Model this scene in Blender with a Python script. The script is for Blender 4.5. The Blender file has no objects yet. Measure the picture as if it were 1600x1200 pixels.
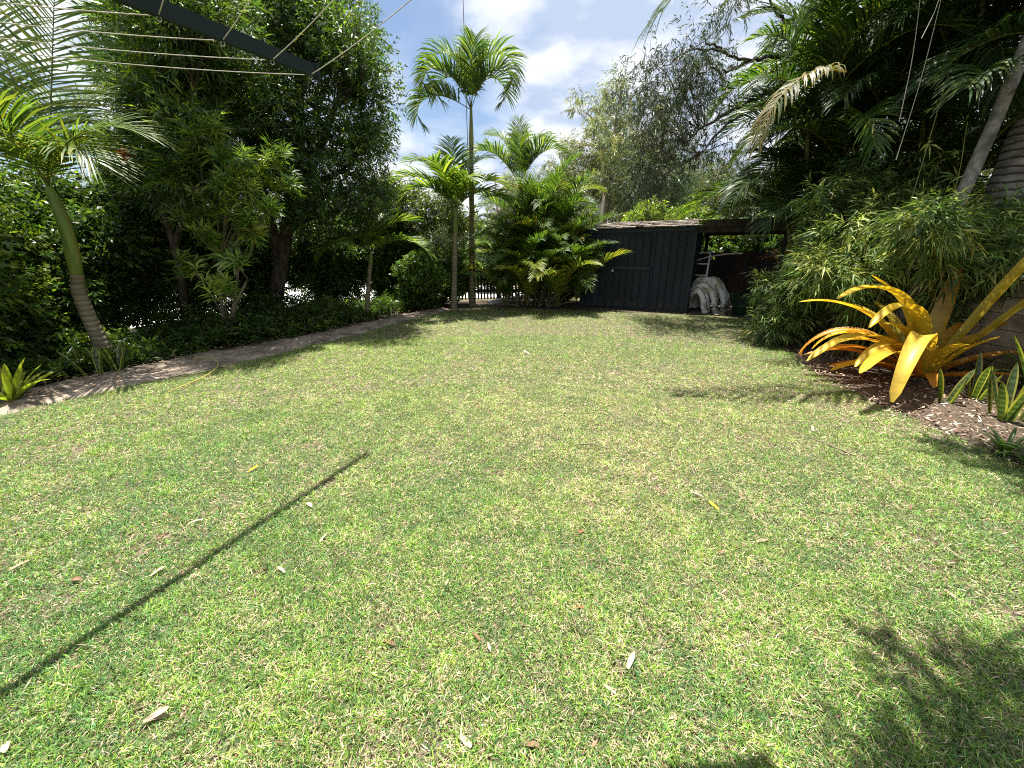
import bpy, math, random
import numpy as np
from mathutils import Vector

R = math.radians
random.seed(5)
scene = bpy.context.scene
col = scene.collection
CAM_H, FPX, PITCH = 1.5, 610.0, math.atan(203 / 610.0)
CP, SP = math.cos(PITCH), math.sin(PITCH)


# ---------------------------------------------------------------- measuring
def ray(px, py):
    x, y = (px - 800) / FPX, -(py - 600) / FPX
    return np.array([x, y * SP + CP, y * CP - SP])


def gp(px, py, z=0.0):
    d = ray(px, py)
    t = (z - CAM_H) / d[2]
    return np.array([d[0] * t, d[1] * t, z])


def at(px, py, Y):
    d = ray(px, py)
    t = Y / d[1]
    return np.array([d[0] * t, Y, CAM_H + d[2] * t])


def nrm(a):
    return a / np.maximum(np.linalg.norm(a, axis=-1, keepdims=True), 1e-9)


# ---------------------------------------------------------------- mesh builder
class MB:
    def __init__(s):
        s.V, s.Q, s.T, s.QC, s.TC, s.n = [], [], [], [], [], 0

    @staticmethod
    def _c(c, n):
        c = np.asarray(c, dtype=np.float32)
        return np.tile(c, (n, 1)) if c.ndim == 1 else c

    def quads(s, V, Q, c=(.5, .5, .5)):
        V = np.asarray(V, dtype=np.float32).reshape(-1, 3)
        Q = np.asarray(Q, dtype=np.int32).reshape(-1, 4)
        s.V.append(V); s.Q.append(Q + s.n); s.QC.append(s._c(c, len(Q))); s.n += len(V)

    def tris(s, V, T, c=(.5, .5, .5)):
        V = np.asarray(V, dtype=np.float32).reshape(-1, 3)
        T = np.asarray(T, dtype=np.int32).reshape(-1, 3)
        s.V.append(V); s.T.append(T + s.n); s.TC.append(s._c(c, len(T))); s.n += len(V)

    def box(s, lo, hi, c=(.5, .5, .5)):
        x0, y0, z0 = lo; x1, y1, z1 = hi
        V = [(x0, y0, z0), (x1, y0, z0), (x1, y1, z0), (x0, y1, z0), (x0, y0, z1), (x1, y0, z1), (x1, y1, z1), (x0, y1, z1)]
        s.quads(V, [(0, 3, 2, 1), (4, 5, 6, 7), (0, 1, 5, 4), (1, 2, 6, 5), (2, 3, 7, 6), (3, 0, 4, 7)], c)

    def bar(s, a, b, w, h, c=(.5, .5, .5), up=(0, 0, 1)):
        a, b = np.array(a, float), np.array(b, float)
        d = nrm(b - a); u = nrm(np.cross(d, up)); v = np.cross(u, d)
        V = [p + u * i * w / 2 + v * j * h / 2 for p in (a, b) for i, j in ((-1, -1), (1, -1), (1, 1), (-1, 1))]
        s.quads(V, [(0, 1, 2, 3), (7, 6, 5, 4), (0, 4, 5, 1), (1, 5, 6, 2), (2, 6, 7, 3), (3, 7, 4, 0)], c)

    def tube(s, P, r, k=8, c=(.5, .5, .5), cap=True):
        P = np.asarray(P, float); n = len(P)
        r = np.full(n, r, float) if np.isscalar(r) else np.asarray(r, float)
        T = np.gradient(P, axis=0); T = nrm(T)
        ref = np.array([0, 0, 1.0]) if abs(T[:, 2]).mean() < .8 else np.array([1.0, 0, 0])
        U = nrm(np.cross(T, ref)); W = np.cross(T, U)
        a = np.arange(k) * 2 * math.pi / k
        V = P[:, None] + r[:, None, None] * (np.cos(a)[None, :, None] * U[:, None] + np.sin(a)[None, :, None] * W[:, None])
        i = np.arange(n - 1)[:, None] * k; j = np.arange(k)[None]
        j2 = (j + 1) % k
        Q = np.stack([i + j, i + j2, i + k + j2, i + k + j], -1).reshape(-1, 4)
        cc = np.asarray(c, np.float32)
        if cc.ndim == 2:
            cc = np.repeat(cc[:n - 1], k, 0)
        s.quads(V.reshape(-1, 3), Q, cc)
        if cap:
            e = V[-1]; m = P[-1][None]
            c1 = cc if cc.ndim == 1 else cc[-1]
            s.tris(np.concatenate([e, m]), [(x, (x + 1) % k, k) for x in range(k)], c1)
            e = V[0]; m = P[0][None]
            s.tris(np.concatenate([e, m]), [((x + 1) % k, x, k) for x in range(k)], cc if cc.ndim == 1 else cc[0])

    def mesh(s, name, mat, smooth=True):
        me = bpy.data.meshes.new(name)
        V = np.concatenate(s.V)
        nq = sum(len(q) for q in s.Q); nt = sum(len(t) for t in s.T)
        Q = np.concatenate(s.Q) if s.Q else np.zeros((0, 4), np.int32)
        T = np.concatenate(s.T) if s.T else np.zeros((0, 3), np.int32)
        C = np.concatenate(s.QC + s.TC) if (s.QC or s.TC) else np.zeros((0, 3))
        me.vertices.add(len(V)); me.vertices.foreach_set('co', V.ravel())
        L = np.concatenate([Q.ravel(), T.ravel()]).astype(np.int32)
        me.loops.add(len(L)); me.loops.foreach_set('vertex_index', L)
        st = np.concatenate([np.arange(nq) * 4, nq * 4 + np.arange(nt) * 3]).astype(np.int32)
        me.polygons.add(nq + nt)
        me.polygons.foreach_set('loop_start', st)
        me.polygons.foreach_set('use_smooth', np.full(nq + nt, smooth))
        at_ = me.attributes.new('tone', 'FLOAT_COLOR', 'FACE')
        at_.data.foreach_set('color', np.concatenate([C, np.ones((len(C), 1))], 1).astype(np.float32).ravel())
        me.update(calc_edges=True)
        me.materials.append(mat)
        return me

    def build(s, name, mat, parent=None, smooth=True):
        return link(name, s.mesh(name, mat, smooth), parent)


def link(name, me, parent=None):
    o = bpy.data.objects.new(name, me)
    col.objects.link(o)
    if parent is not None:
        o.parent = parent
    return o


def tag(o, label=None, cat=None, group=None, kind=None):
    if label: o['label'] = label
    if cat: o['category'] = cat
    if group: o['group'] = group
    if kind: o['kind'] = kind
    return o


def thing(name, loc, label, cat, group=None, rz=0):
    o = link(name, None)
    o.location = [float(v) for v in loc]; o.rotation_euler = (0, 0, rz)
    o.empty_display_size = .1
    return tag(o, label, cat, group)


def copy_tree(o, parent=None):
    c = o.copy(); col.objects.link(c)
    if parent is not None:
        c.parent = parent
    for ch in [x for x in o.children]:
        copy_tree(ch, c)
    return c


# ---------------------------------------------------------------- materials
def new_mat(name):
    m = bpy.data.materials.new(name); m.use_nodes = True
    nt = m.node_tree; nt.nodes.clear()
    out = nt.nodes.new('ShaderNodeOutputMaterial')
    return m, nt, out


def N(nt, t, **kw):
    n = nt.nodes.new(t)
    for k, v in kw.items():
        setattr(n, k, v)
    return n


def mat_leaf(name, rough=.38, trans=.38, spec=.5, boost=(1.25, 1.35, .55)):
    m, nt, out = new_mat(name)
    a = N(nt, 'ShaderNodeAttribute', attribute_name='tone')
    p = N(nt, 'ShaderNodeBsdfPrincipled')
    p.inputs['Roughness'].default_value = rough
    p.inputs['Specular IOR Level'].default_value = spec
    nt.links.new(a.outputs['Color'], p.inputs['Base Color'])
    if trans > 0:
        mul = N(nt, 'ShaderNodeMix', data_type='RGBA', blend_type='MULTIPLY')
        mul.inputs[0].default_value = 1
        nt.links.new(a.outputs['Color'], mul.inputs[6])
        mul.inputs[7].default_value = (*boost, 1)
        t = N(nt, 'ShaderNodeBsdfTranslucent')
        nt.links.new(mul.outputs[2], t.inputs['Color'])
        mx = N(nt, 'ShaderNodeMixShader'); mx.inputs[0].default_value = trans
        nt.links.new(p.outputs[0], mx.inputs[1]); nt.links.new(t.outputs[0], mx.inputs[2])
        nt.links.new(mx.outputs[0], out.inputs[0])
    else:
        nt.links.new(p.outputs[0], out.inputs[0])
    return m


def mat_noise(name, c1, c2, scale=8, rough=.8, bump=.3, c3=None, scale3=1.5, spec=.3, metal=0, stretch=(1, 1, 1), tone=False, det=6, bdist=.02, lo=.35, hi=.65):
    m, nt, out = new_mat(name)
    tc = N(nt, 'ShaderNodeTexCoord'); mp = N(nt, 'ShaderNodeMapping')
    mp.inputs['Scale'].default_value = stretch
    nt.links.new(tc.outputs['Object'], mp.inputs[0])
    n1 = N(nt, 'ShaderNodeTexNoise'); n1.inputs['Scale'].default_value = scale; n1.inputs['Detail'].default_value = det
    nt.links.new(mp.outputs[0], n1.inputs['Vector'])
    r = N(nt, 'ShaderNodeValToRGB')
    r.color_ramp.elements[0].position = lo; r.color_ramp.elements[1].position = hi
    r.color_ramp.elements[0].color = (*c1, 1); r.color_ramp.elements[1].color = (*c2, 1)
    nt.links.new(n1.outputs[0], r.inputs[0])
    last = r.outputs[0]
    if c3 is not None:
        n2 = N(nt, 'ShaderNodeTexNoise'); n2.inputs['Scale'].default_value = scale3; n2.inputs['Detail'].default_value = 4
        nt.links.new(mp.outputs[0], n2.inputs['Vector'])
        r2 = N(nt, 'ShaderNodeValToRGB'); r2.color_ramp.elements[0].position = .48; r2.color_ramp.elements[1].position = .62
        nt.links.new(n2.outputs[0], r2.inputs[0])
        mx = N(nt, 'ShaderNodeMix', data_type='RGBA')
        nt.links.new(r2.outputs[0], mx.inputs[0]); nt.links.new(last, mx.inputs[6]); mx.inputs[7].default_value = (*c3, 1)
        last = mx.outputs[2]
    if tone:
        a = N(nt, 'ShaderNodeAttribute', attribute_name='tone')
        mu = N(nt, 'ShaderNodeMix', data_type='RGBA', blend_type='MULTIPLY'); mu.inputs[0].default_value = 1
        nt.links.new(last, mu.inputs[6]); nt.links.new(a.outputs['Color'], mu.inputs[7])
        last = mu.outputs[2]
    p = N(nt, 'ShaderNodeBsdfPrincipled')
    p.inputs['Roughness'].default_value = rough; p.inputs['Specular IOR Level'].default_value = spec
    p.inputs['Metallic'].default_value = metal
    nt.links.new(last, p.inputs['Base Color'])
    if bump > 0:
        b = N(nt, 'ShaderNodeBump'); b.inputs['Strength'].default_value = bump; b.inputs['Distance'].default_value = bdist
        nt.links.new(n1.outputs[0], b.inputs['Height']); nt.links.new(b.outputs[0], p.inputs['Normal'])
    nt.links.new(p.outputs[0], out.inputs[0])
    return m


M = {}
M['leaf'] = mat_leaf('leaf_glossy', .36, .45, .5, (1.4, 1.5, .5))
M['leaf_matt'] = mat_leaf('leaf_matt', .55, .3, .3)
M['palm'] = mat_leaf('palm_leaf', .45, .42, .4, (1.3, 1.35, .5))
M['gum'] = mat_leaf('gum_leaf', .45, .36, .4, (1.2, 1.25, .7))
M['grass'] = mat_leaf('grass_blade', .5, .3, .35, (1.2, 1.3, .6))
M['brom'] = mat_leaf('bromeliad_leaf', .46, .44, .5, (1.25, 1.0, .45))
_nt = M['brom'].node_tree
_a = [x for x in _nt.nodes if x.type == 'ATTRIBUTE'][0]
_tc = N(_nt, 'ShaderNodeTexCoord'); _n = N(_nt, 'ShaderNodeTexNoise'); _n.inputs['Scale'].default_value = 9; _n.inputs['Detail'].default_value = 8; _n.inputs['Roughness'].default_value = .65
_nt.links.new(_tc.outputs['Object'], _n.inputs['Vector'])
_r = N(_nt, 'ShaderNodeValToRGB'); _r.color_ramp.elements[0].position = .30; _r.color_ramp.elements[0].color = (.42, .33, .25, 1); _r.color_ramp.elements[1].position = .52; _r.color_ramp.elements[1].color = (1, 1, 1, 1)
_nt.links.new(_n.outputs[0], _r.inputs[0])
_m = N(_nt, 'ShaderNodeMix', data_type='RGBA', blend_type='MULTIPLY'); _m.inputs[0].default_value = .3
_nt.links.new(_r.outputs[0], _m.inputs[7])
for _l in [l for l in _nt.links if l.from_node == _a]:
    _t = _l.to_socket; _nt.links.remove(_l); _nt.links.new(_m.outputs[2], _t)
_nt.links.new(_a.outputs['Color'], _m.inputs[6])
M['dry'] = mat_leaf('dry_leaf', .7, .15, .2, (1.1, 1, .8))
M['chips'] = mat_noise('bark_chips', (.8, .8, .8), (1.1, 1.05, 1), 40, .85, .2, tone=True)
M['bark'] = mat_noise('dark_bark', (.035, .026, .02), (.10, .078, .06), 14, .9, .7, stretch=(1, 1, .25))
M['bark_mid'] = mat_noise('brown_bark', (.10, .075, .05), (.21, .17, .12), 18, .85, .5, stretch=(1, 1, .3))
M['bark_gum'] = mat_noise('pale_gum_bark', (.30, .26, .21), (.55, .50, .43), 3, .8, .2, c3=(.20, .16, .12), stretch=(1, 1, .4))
M['bark_dark_gum'] = mat_noise('grey_gum_bark', (.045, .036, .03), (.12, .10, .085), 10, .9, .5, stretch=(1, 1, .4))
M['bark_grey'] = mat_noise('grey_palm_bark', (.15, .14, .125), (.30, .28, .255), 14, .85, .4, c3=(.09, .085, .08), scale3=4)
M['cane'] = mat_noise('green_cane', (.13, .14, .035), (.24, .22, .06), 9, .5, .1, stretch=(1, 1, .5))
M['crownshaft'] = mat_noise('green_crownshaft', (.075, .12, .02), (.15, .20, .035), 5, .4, .05, stretch=(3, 3, .3), c3=(.2, .19, .05), scale3=2)
M['lawn'] = mat_noise('lawn_thatch', (.045, .034, .022), (.19, .145, .10), 34, .95, .6, c3=(.075, .085, .03), scale3=7)
M['ground'] = mat_noise('dry_ground', (.055, .06, .025), (.12, .11, .05), 2.5, .95, .3, c3=(.10, .085, .05), scale3=.5)
M['bed'] = mat_noise('dark_garden_soil', (.03, .022, .015), (.085, .062, .042), 12, .95, .8, c3=(.11, .085, .06), scale3=18)
M['mulch'] = mat_noise('mulch_base', (.035, .026, .017), (.11, .082, .055), 45, .95, .9)
M['path'] = mat_noise('worn_concrete_path', (.20, .155, .115), (.34, .28, .22), 9, .9, .35, c3=(.13, .10, .075), scale3=3, det=9)
M['soil'] = mat_noise('bare_red_soil', (.26, .17, .11), (.42, .30, .21), 16, .95, .5)
M['drive'] = mat_noise('pale_concrete', (.56, .56, .55), (.70, .70, .69), 3, .8, .1)
M['kerb'] = mat_noise('white_painted_edge', (.66, .66, .64), (.80, .80, .78), 6, .7, .1)
M['shed'] = mat_noise('blue_grey_steel', (.012, .0195, .027), (.018, .028, .037), 3, .58, .02, spec=.22, c3=(.013, .018, .021), scale3=1.2, stretch=(1, 1, .25))
M['shed_trim'] = mat_noise('blue_grey_trim', (.015, .023, .029), (.021, .030, .037), 6, .55, .02, spec=.25)
M['roof'] = mat_noise('weathered_shingle', (.06, .05, .042), (.19, .16, .14), 11, .9, .5, c3=(.26, .22, .185), scale3=9)
M['old_timber'] = mat_noise('dark_old_timber', (.02, .016, .013), (.06, .05, .042), 10, .85, .4, stretch=(1, 1, .15))
M['fence_timber'] = mat_noise('fence_timber', (.016, .012, .009), (.042, .032, .024), 9, .85, .4, stretch=(3, 3, .2), tone=True)
M['picket'] = mat_noise('picket_paint', (.028, .024, .02), (.06, .052, .045), 8, .8, .3)
M['pipe'] = mat_noise('white_pipe', (.66, .65, .61), (.80, .79, .75), 5, .55, .08, c3=(.42, .36, .25), scale3=3.5, tone=True)
M['alu'] = mat_noise('aluminium', (.40, .40, .39), (.55, .55, .54), 9, .4, .05, metal=.5)
M['hoist'] = mat_noise('dark_green_powder_coat', (.004, .013, .011), (.008, .020, .017), 5, .6, .0, spec=.25)
M['cord'] = mat_noise('clothes_cord', (.38, .36, .30), (.55, .52, .46), 30, .7, .1)
M['hose'] = mat_noise('yellow_hose', (.30, .25, .05), (.38, .32, .07), 20, .45, .05)
M['tub'] = mat_noise('green_plastic', (.006, .02, .014), (.009, .03, .02), 5, .45, .05)
M['stone'] = mat_noise('grey_stone', (.16, .14, .12), (.34, .31, .27), 7, .9, .6, c3=(.24, .20, .16), scale3=2)
M['wall'] = mat_noise('tan_block_wall', (.22, .18, .13), (.34, .28, .21), 6, .9, .4, c3=(.16, .125, .09), scale3=2.5)
M['steel'] = mat_noise('grey_steel', (.10, .10, .11), (.15, .15, .16), 6, .5, .05, metal=.6)


_nt = M['shed'].node_tree; _p = [x for x in _nt.nodes if x.type == 'BSDF_PRINCIPLED'][0]
_tc = N(_nt, 'ShaderNodeTexCoord'); _s = N(_nt, 'ShaderNodeSeparateXYZ'); _nt.links.new(_tc.outputs['Object'], _s.inputs[0])
_n = N(_nt, 'ShaderNodeTexNoise'); _n.inputs['Scale'].default_value = 7; _n.inputs['Detail'].default_value = 8; _nt.links.new(_tc.outputs['Object'], _n.inputs['Vector'])
_a = N(_nt, 'ShaderNodeMath', operation='MULTIPLY_ADD'); _a.inputs[1].default_value = -.9; _nt.links.new(_n.outputs[0], _a.inputs[0]); _nt.links.new(_s.outputs['Z'], _a.inputs[2])
_r = N(_nt, 'ShaderNodeMapRange'); _r.inputs['From Min'].default_value = -.45; _r.inputs['From Max'].default_value = -.15; _r.inputs['To Min'].default_value = .6; _r.inputs['To Max'].default_value = 0; _nt.links.new(_a.outputs[0], _r.inputs['Value'])
_m = N(_nt, 'ShaderNodeMix', data_type='RGBA'); _l = [l for l in _nt.links if l.to_socket == _p.inputs['Base Color']][0]; _src = _l.from_socket; _nt.links.remove(_l)
_nt.links.new(_r.outputs[0], _m.inputs[0]); _nt.links.new(_src, _m.inputs[6]); _m.inputs[7].default_value = (.06, .05, .038, 1); _nt.links.new(_m.outputs[2], _p.inputs['Base Color'])


def ringed(name, c1, c2, cdark, freq):
    """palm trunk bark with leaf-scar rings"""
    m, nt, out = new_mat(name)
    tc = N(nt, 'ShaderNodeTexCoord')
    w = N(nt, 'ShaderNodeTexWave', wave_type='BANDS', bands_direction='Z')
    w.inputs['Scale'].default_value = freq; w.inputs['Distortion'].default_value = 2.4; w.inputs['Detail'].default_value = 3; w.inputs['Detail Scale'].default_value = 2
    n = N(nt, 'ShaderNodeTexNoise'); n.inputs['Scale'].default_value = 9; n.inputs['Detail'].default_value = 7
    nt.links.new(tc.outputs['Object'], w.inputs['Vector']); nt.links.new(tc.outputs['Object'], n.inputs['Vector'])
    r = N(nt, 'ShaderNodeValToRGB'); r.color_ramp.elements[0].position = .35; r.color_ramp.elements[1].position = .7
    r.color_ramp.elements[0].color = (*c1, 1); r.color_ramp.elements[1].color = (*c2, 1)
    nt.links.new(n.outputs[0], r.inputs[0])
    r2 = N(nt, 'ShaderNodeValToRGB'); r2.color_ramp.elements[0].position = .08; r2.color_ramp.elements[1].position = .3
    nt.links.new(w.outputs['Fac'], r2.inputs[0])
    mx = N(nt, 'ShaderNodeMix', data_type='RGBA'); nt.links.new(r2.outputs[0], mx.inputs[0])
    mx.inputs[6].default_value = (*cdark, 1); nt.links.new(r.outputs[0], mx.inputs[7])
    p = N(nt, 'ShaderNodeBsdfPrincipled'); p.inputs['Roughness'].default_value = .8; p.inputs['Specular IOR Level'].default_value = .3
    nt.links.new(mx.outputs[2], p.inputs['Base Color'])
    b = N(nt, 'ShaderNodeBump'); b.inputs['Strength'].default_value = .5; b.inputs['Distance'].default_value = .015
    nt.links.new(w.outputs['Fac'], b.inputs['Height']); nt.links.new(b.outputs[0], p.inputs['Normal'])
    nt.links.new(p.outputs[0], out.inputs[0])
    return m


M['ring'] = ringed('ringed_palm_trunk', (.15, .125, .075), (.27, .23, .15), (.13, .105, .065), 4.5)
M['ring_grey'] = ringed('ringed_grey_trunk', (.13, .115, .10), (.30, .27, .235), (.05, .043, .037), 3.2)
M['ring_cane'] = ringed('ringed_cane_stem', (.13, .12, .05), (.24, .22, .10), (.09, .08, .04), 3.0)

GREEN = np.array([.055, .098, .018])
DARK = np.array([.035, .068, .016])
LIME = np.array([.16, .21, .030])
OLIVE = np.array([.085, .10, .035])


def tones(rng, n, base, var=.25, alts=()):
    """per-leaf colour of the leaf itself; alts = [(colour, share)]"""
    c = np.tile(np.asarray(base, float), (n, 1))
    u = rng.random(n); acc = 0
    for cc, sh in alts:
        k = (u >= acc) & (u < acc + sh); c[k] = cc; acc += sh
    v = np.exp(rng.normal(0, var, (n, 1)))
    h = rng.normal(0, .08, (n, 1))
    c = c * v; c[:, :1] *= 1 + h
    return np.clip(c, .003, .8)


def rsph(rng, n):
    return nrm(rng.normal(size=(n, 3)))


def leaf_faces(mb, P, D, W, L, w, c, wide=.42, sag=.12):
    """kite leaf: base, two edge points, tip"""
    L = np.broadcast_to(L, (len(P),))[:, None]; w = np.broadcast_to(w, (len(P),))[:, None]
    m = P + D * L * wide
    t = P + D * L; t[:, 2:] -= sag * L
    V = np.stack([P, m + W * w / 2, t, m - W * w / 2], 1)
    mb.quads(V.reshape(-1, 3), np.arange(len(P) * 4).reshape(-1, 4), c)


def sprays(mb, rng, P, A, k, tl, phi, L, w, droop=.2, sag=.12, c=None, base=GREEN, var=.25, alts=(), wide=.42, both=False):
    n = len(P); A = nrm(A)
    A_ = np.repeat(A, k, 0); P_ = np.repeat(P, k, 0)
    j = np.tile(np.arange(k), n)
    t = (j + .5) / k
    tlv = np.repeat(tl * rng.uniform(.7, 1.25, n), k)
    pos = P_ + A_ * (tlv * t)[:, None]
    U = nrm(np.cross(A, rsph(rng, n))); Vv = np.cross(A, U)
    az = j * 2.4 + rng.uniform(-.5, .5, n * k)
    rad = np.repeat(U, k, 0) * np.cos(az)[:, None] + np.repeat(Vv, k, 0) * np.sin(az)[:, None]
    ph = phi * (1.15 - .6 * t) + rng.normal(0, .15, n * k)
    D = A_ * np.cos(ph)[:, None] + rad * np.sin(ph)[:, None]
    D[:, 2] -= droop * rng.uniform(.5, 1.5, n * k)
    D = nrm(D)
    Wv = nrm(np.cross(D, A_ + .6 * rsph(rng, n * k)))
    if c is None:
        cs = tones(rng, n, base, var, alts)
        c = np.repeat(cs, k, 0) * np.exp(rng.normal(0, .18, (n * k, 1)))
    Lv = L * rng.uniform(.65, 1.2, n * k)
    leaf_faces(mb, pos, D, Wv, Lv, w * rng.uniform(.75, 1.2, n * k), c, wide, sag)


def blob_points(rng, B, n, power=.4):
    B = np.asarray(B, float)
    p = B[:, 3] ** 2; k = rng.choice(len(B), n, p=p / p.sum())
    d = rsph(rng, n); rr = B[k, 3] * rng.random(n) ** power
    return B[k, :3] + d * rr[:, None] * np.array([1, 1, .85]), d


def ell_blobs(rng, c, rad, m, r0, r1, shell=.5):
    d = rsph(rng, m); u = rng.random(m) ** shell
    return np.concatenate([np.array(c) + d * u[:, None] * np.array(rad), rng.uniform(r0, r1, (m, 1))], 1)


def in_poly(x, y, poly):
    poly = np.asarray(poly, float); ins = np.zeros(len(x), bool); j = len(poly) - 1
    for i in range(len(poly)):
        xi, yi = poly[i]; xj, yj = poly[j]
        k = ((yi > y) != (yj > y)) & (x < (xj - xi) * (y - yi) / (yj - yi + 1e-12) + xi)
        ins ^= k; j = i
    return ins


def pix_blobs(rng, poly, Y0, Y1, m, r0, r1):
    """crown clumps filling a volume whose front is as wide and tall as the crown seen in the photo"""
    poly = np.asarray(poly, float); lo, hi = poly.min(0), poly.max(0); out = []
    while len(out) < m:
        q = rng.uniform(lo, hi)
        if in_poly(q[:1], q[1:], poly)[0]:
            out.append([*at(q[0], q[1], rng.uniform(Y0, Y1)), rng.uniform(r0, r1)])
    return np.array(out)


def curve(pts, n=10):
    """Catmull-Rom through pts"""
    p = [np.array(q, float) for q in pts]
    p = [2 * p[0] - p[1]] + p + [2 * p[-1] - p[-2]]
    out = []
    for i in range(1, len(p) - 2):
        for t in np.linspace(0, 1, n, endpoint=False):
            a, b, c, d = p[i - 1:i + 3]
            out.append(.5 * (2 * b + (c - a) * t + (2 * a - 5 * b + 4 * c - d) * t * t + (3 * b - a - 3 * c + d) * t ** 3))
    out.append(p[-2])
    return np.array(out)


def limbs(mb, rng, trunk, B, r, mx=40, k=5, twigs=3):
    """limbs from the trunk to the clumps, each ending in a few twigs"""
    B = np.asarray(B); idx = rng.permutation(len(B))[:mx]
    for b in B[idx]:
        q = b[:3]
        dz = q[2] - trunk[:, 2]
        d = np.linalg.norm(trunk - q, axis=1) + np.where(dz < .25, 3, 0)
        s = trunk[int(np.argmin(d))]
        L = np.linalg.norm(q - s)
        mid = (s + q) / 2 + rng.normal(0, .10 * L, 3) + np.array([0, 0, .05 * L])
        c = curve([s, mid, q], 6)
        rr = r * (.35 + .35 * min(1, L / 2.5))
        mb.tube(c, np.linspace(rr, rr * .3, len(c)), k)
        for _ in range(twigs):
            e = q + rsph(rng, 1)[0] * b[3] * 1.0
            s2 = c[rng.integers(len(c) // 2, len(c))]
            cc = curve([s2, (s2 + e) / 2 + rng.normal(0, .08, 3), e], 4)
            mb.tube(cc, np.linspace(rr * .35, rr * .08, len(cc)), 4, cap=False)


def local(B, base):
    B = np.array(B, float); B[:, :3] -= np.array(base); return B


# ---------------------------------------------------------------- palms
def frond_mesh(name, seed, L=1.9, th0=60, bend=100, nl=44, ll=.5, lw=.03, droop=.5, vee=25, pet=.14, base=(.05, .10, .018),
               alts=(), tip=None, rachis=(.14, .16, .04), rr=.012, power=1.4, seg=16, var=.16, twist=0):
    rng = np.random.default_rng(seed)
    th0, bend, vee = R(th0), R(bend), R(vee)
    s = np.linspace(0, 1, seg + 1); ds = L / seg
    e = th0 - bend * s ** power
    yaw = R(twist) * s ** 2
    T = np.stack([np.cos(e) * np.cos(yaw), np.cos(e) * np.sin(yaw), np.sin(e)], 1)
    P = np.concatenate([[[0, 0, 0]], np.cumsum((T[:-1] + T[1:]) / 2 * ds, 0)])
    mb = MB()
    mb.tube(P, np.linspace(rr, rr * .2, seg + 1), 5, rachis)
    sp = np.linspace(pet, .995, nl)
    for side in (-1, 1):
        st = np.clip(sp + rng.normal(0, .25 / nl, nl), 0, 1)
        p = np.stack([np.interp(st, s, P[:, i]) for i in range(3)], 1)
        t = nrm(np.stack([np.interp(st, s, T[:, i]) for i in range(3)], 1))
        S = nrm(np.cross(t, np.array([0, 0, 1.0]) + 1e-4)) * -side
        up = np.cross(S * -side, t); up = np.where((up[:, 2:] < 0) & (t[:, 2:] > -.98), up, up)
        u = (st - pet) / (1 - pet)
        a = R(68) - R(42) * u + rng.normal(0, .06, nl)
        ve = vee + rng.normal(0, .12, nl)
        out = S * np.cos(ve)[:, None] + up * np.sin(ve)[:, None]
        d = nrm(t * np.cos(a)[:, None] + out * np.sin(a)[:, None])
        l = ll * (.42 + .58 * np.sin(np.pi * np.clip(.16 + .74 * u, 0, 1))) * rng.uniform(.88, 1.1, nl)
        n = nrm(np.cross(d, t)); wv = nrm(np.cross(n, d))
        dr = droop * rng.uniform(.7, 1.3, nl)
        g = np.array([0, 0, -1.0])
        d2 = nrm(d + g * dr[:, None] * .7); d3 = nrm(d + g * dr[:, None] * 1.7)
        l3 = (l / 3)[:, None]
        p1 = p + d * l3; p2 = p1 + d2 * l3; p3 = p2 + d3 * l3
        w = lw * (.6 + .4 * np.sin(np.pi * np.clip(u + .15, 0, 1)))[:, None]
        V = np.stack([p - wv * w * .25, p + wv * w * .25, p1 - wv * w * .5, p1 + wv * w * .5, p2 - wv * w * .42, p2 + wv * w * .42,
                      p3 - wv * w * .05, p3 + wv * w * .05], 1)
        i = np.arange(nl)[:, None, None] * 8
        Q = (i + np.array([[0, 1, 3, 2], [2, 3, 5, 4], [4, 5, 7, 6]])[None]).reshape(-1, 4)
        c = tones(rng, nl, base, var, alts)
        c3 = np.repeat(c, 3, 0)
        if tip is not None:
            k = rng.random(nl) < .6
            c3.reshape(nl, 3, 3)[k, 2] = np.array(tip) * rng.uniform(.7, 1.2, (k.sum(), 1))
        mb.quads(V.reshape(-1, 3), Q, c3)
    return mb.mesh(name, M['palm'], True)


_fr = {}


def frond(parent, loc, az, tilt=0, scale=1.0, **kw):
    key = tuple(sorted((k, str(v)) for k, v in kw.items()))
    if key not in _fr:
        _fr[key] = frond_mesh('frond', len(_fr) + 11, **kw)
    o = link('frond', _fr[key], parent)
    o.location = [float(v) for v in loc]; o.rotation_euler = (R(tilt), 0, R(az)); o.scale = (scale,) * 3
    return o


def ring_trunk(parent, pts, r0, r1, mat, k=12, name='trunk', flare=1.35, n=10, ringed_=.03):
    c = curve(pts, n); m = len(c)
    t = np.linspace(0, 1, m)
    rr = r0 + (r1 - r0) * t
    rr = rr * (1 + (flare - 1) * np.exp(-t * 9)) * (1 + ringed_ * np.cos(np.arange(m) * math.pi))
    mb = MB(); mb.tube(c, rr, k)
    return mb.build(name, mat, parent)


# ---------------------------------------------------------------- camera, light, sky
cam = bpy.data.cameras.new('camera'); co = bpy.data.objects.new('camera', cam); col.objects.link(co)
co.location = (0, 0, CAM_H); co.rotation_euler = (math.pi / 2 - PITCH, 0, 0)
cam.sensor_width = 36; cam.lens = 36 * FPX / 1600; cam.clip_end = 2000; cam.clip_start = .05
scene.camera = co

SUNV = Vector((-.090, .213, 1.0)).normalized()
sun = bpy.data.lights.new('sun', 'SUN'); so = bpy.data.objects.new('sun', sun); col.objects.link(so)
sun.energy = 5.0; sun.angle = R(.53); sun.color = (1, .955, .88)
so.rotation_euler = SUNV.to_track_quat('Z', 'Y').to_euler(); so.location = (0, 0, 30)

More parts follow.
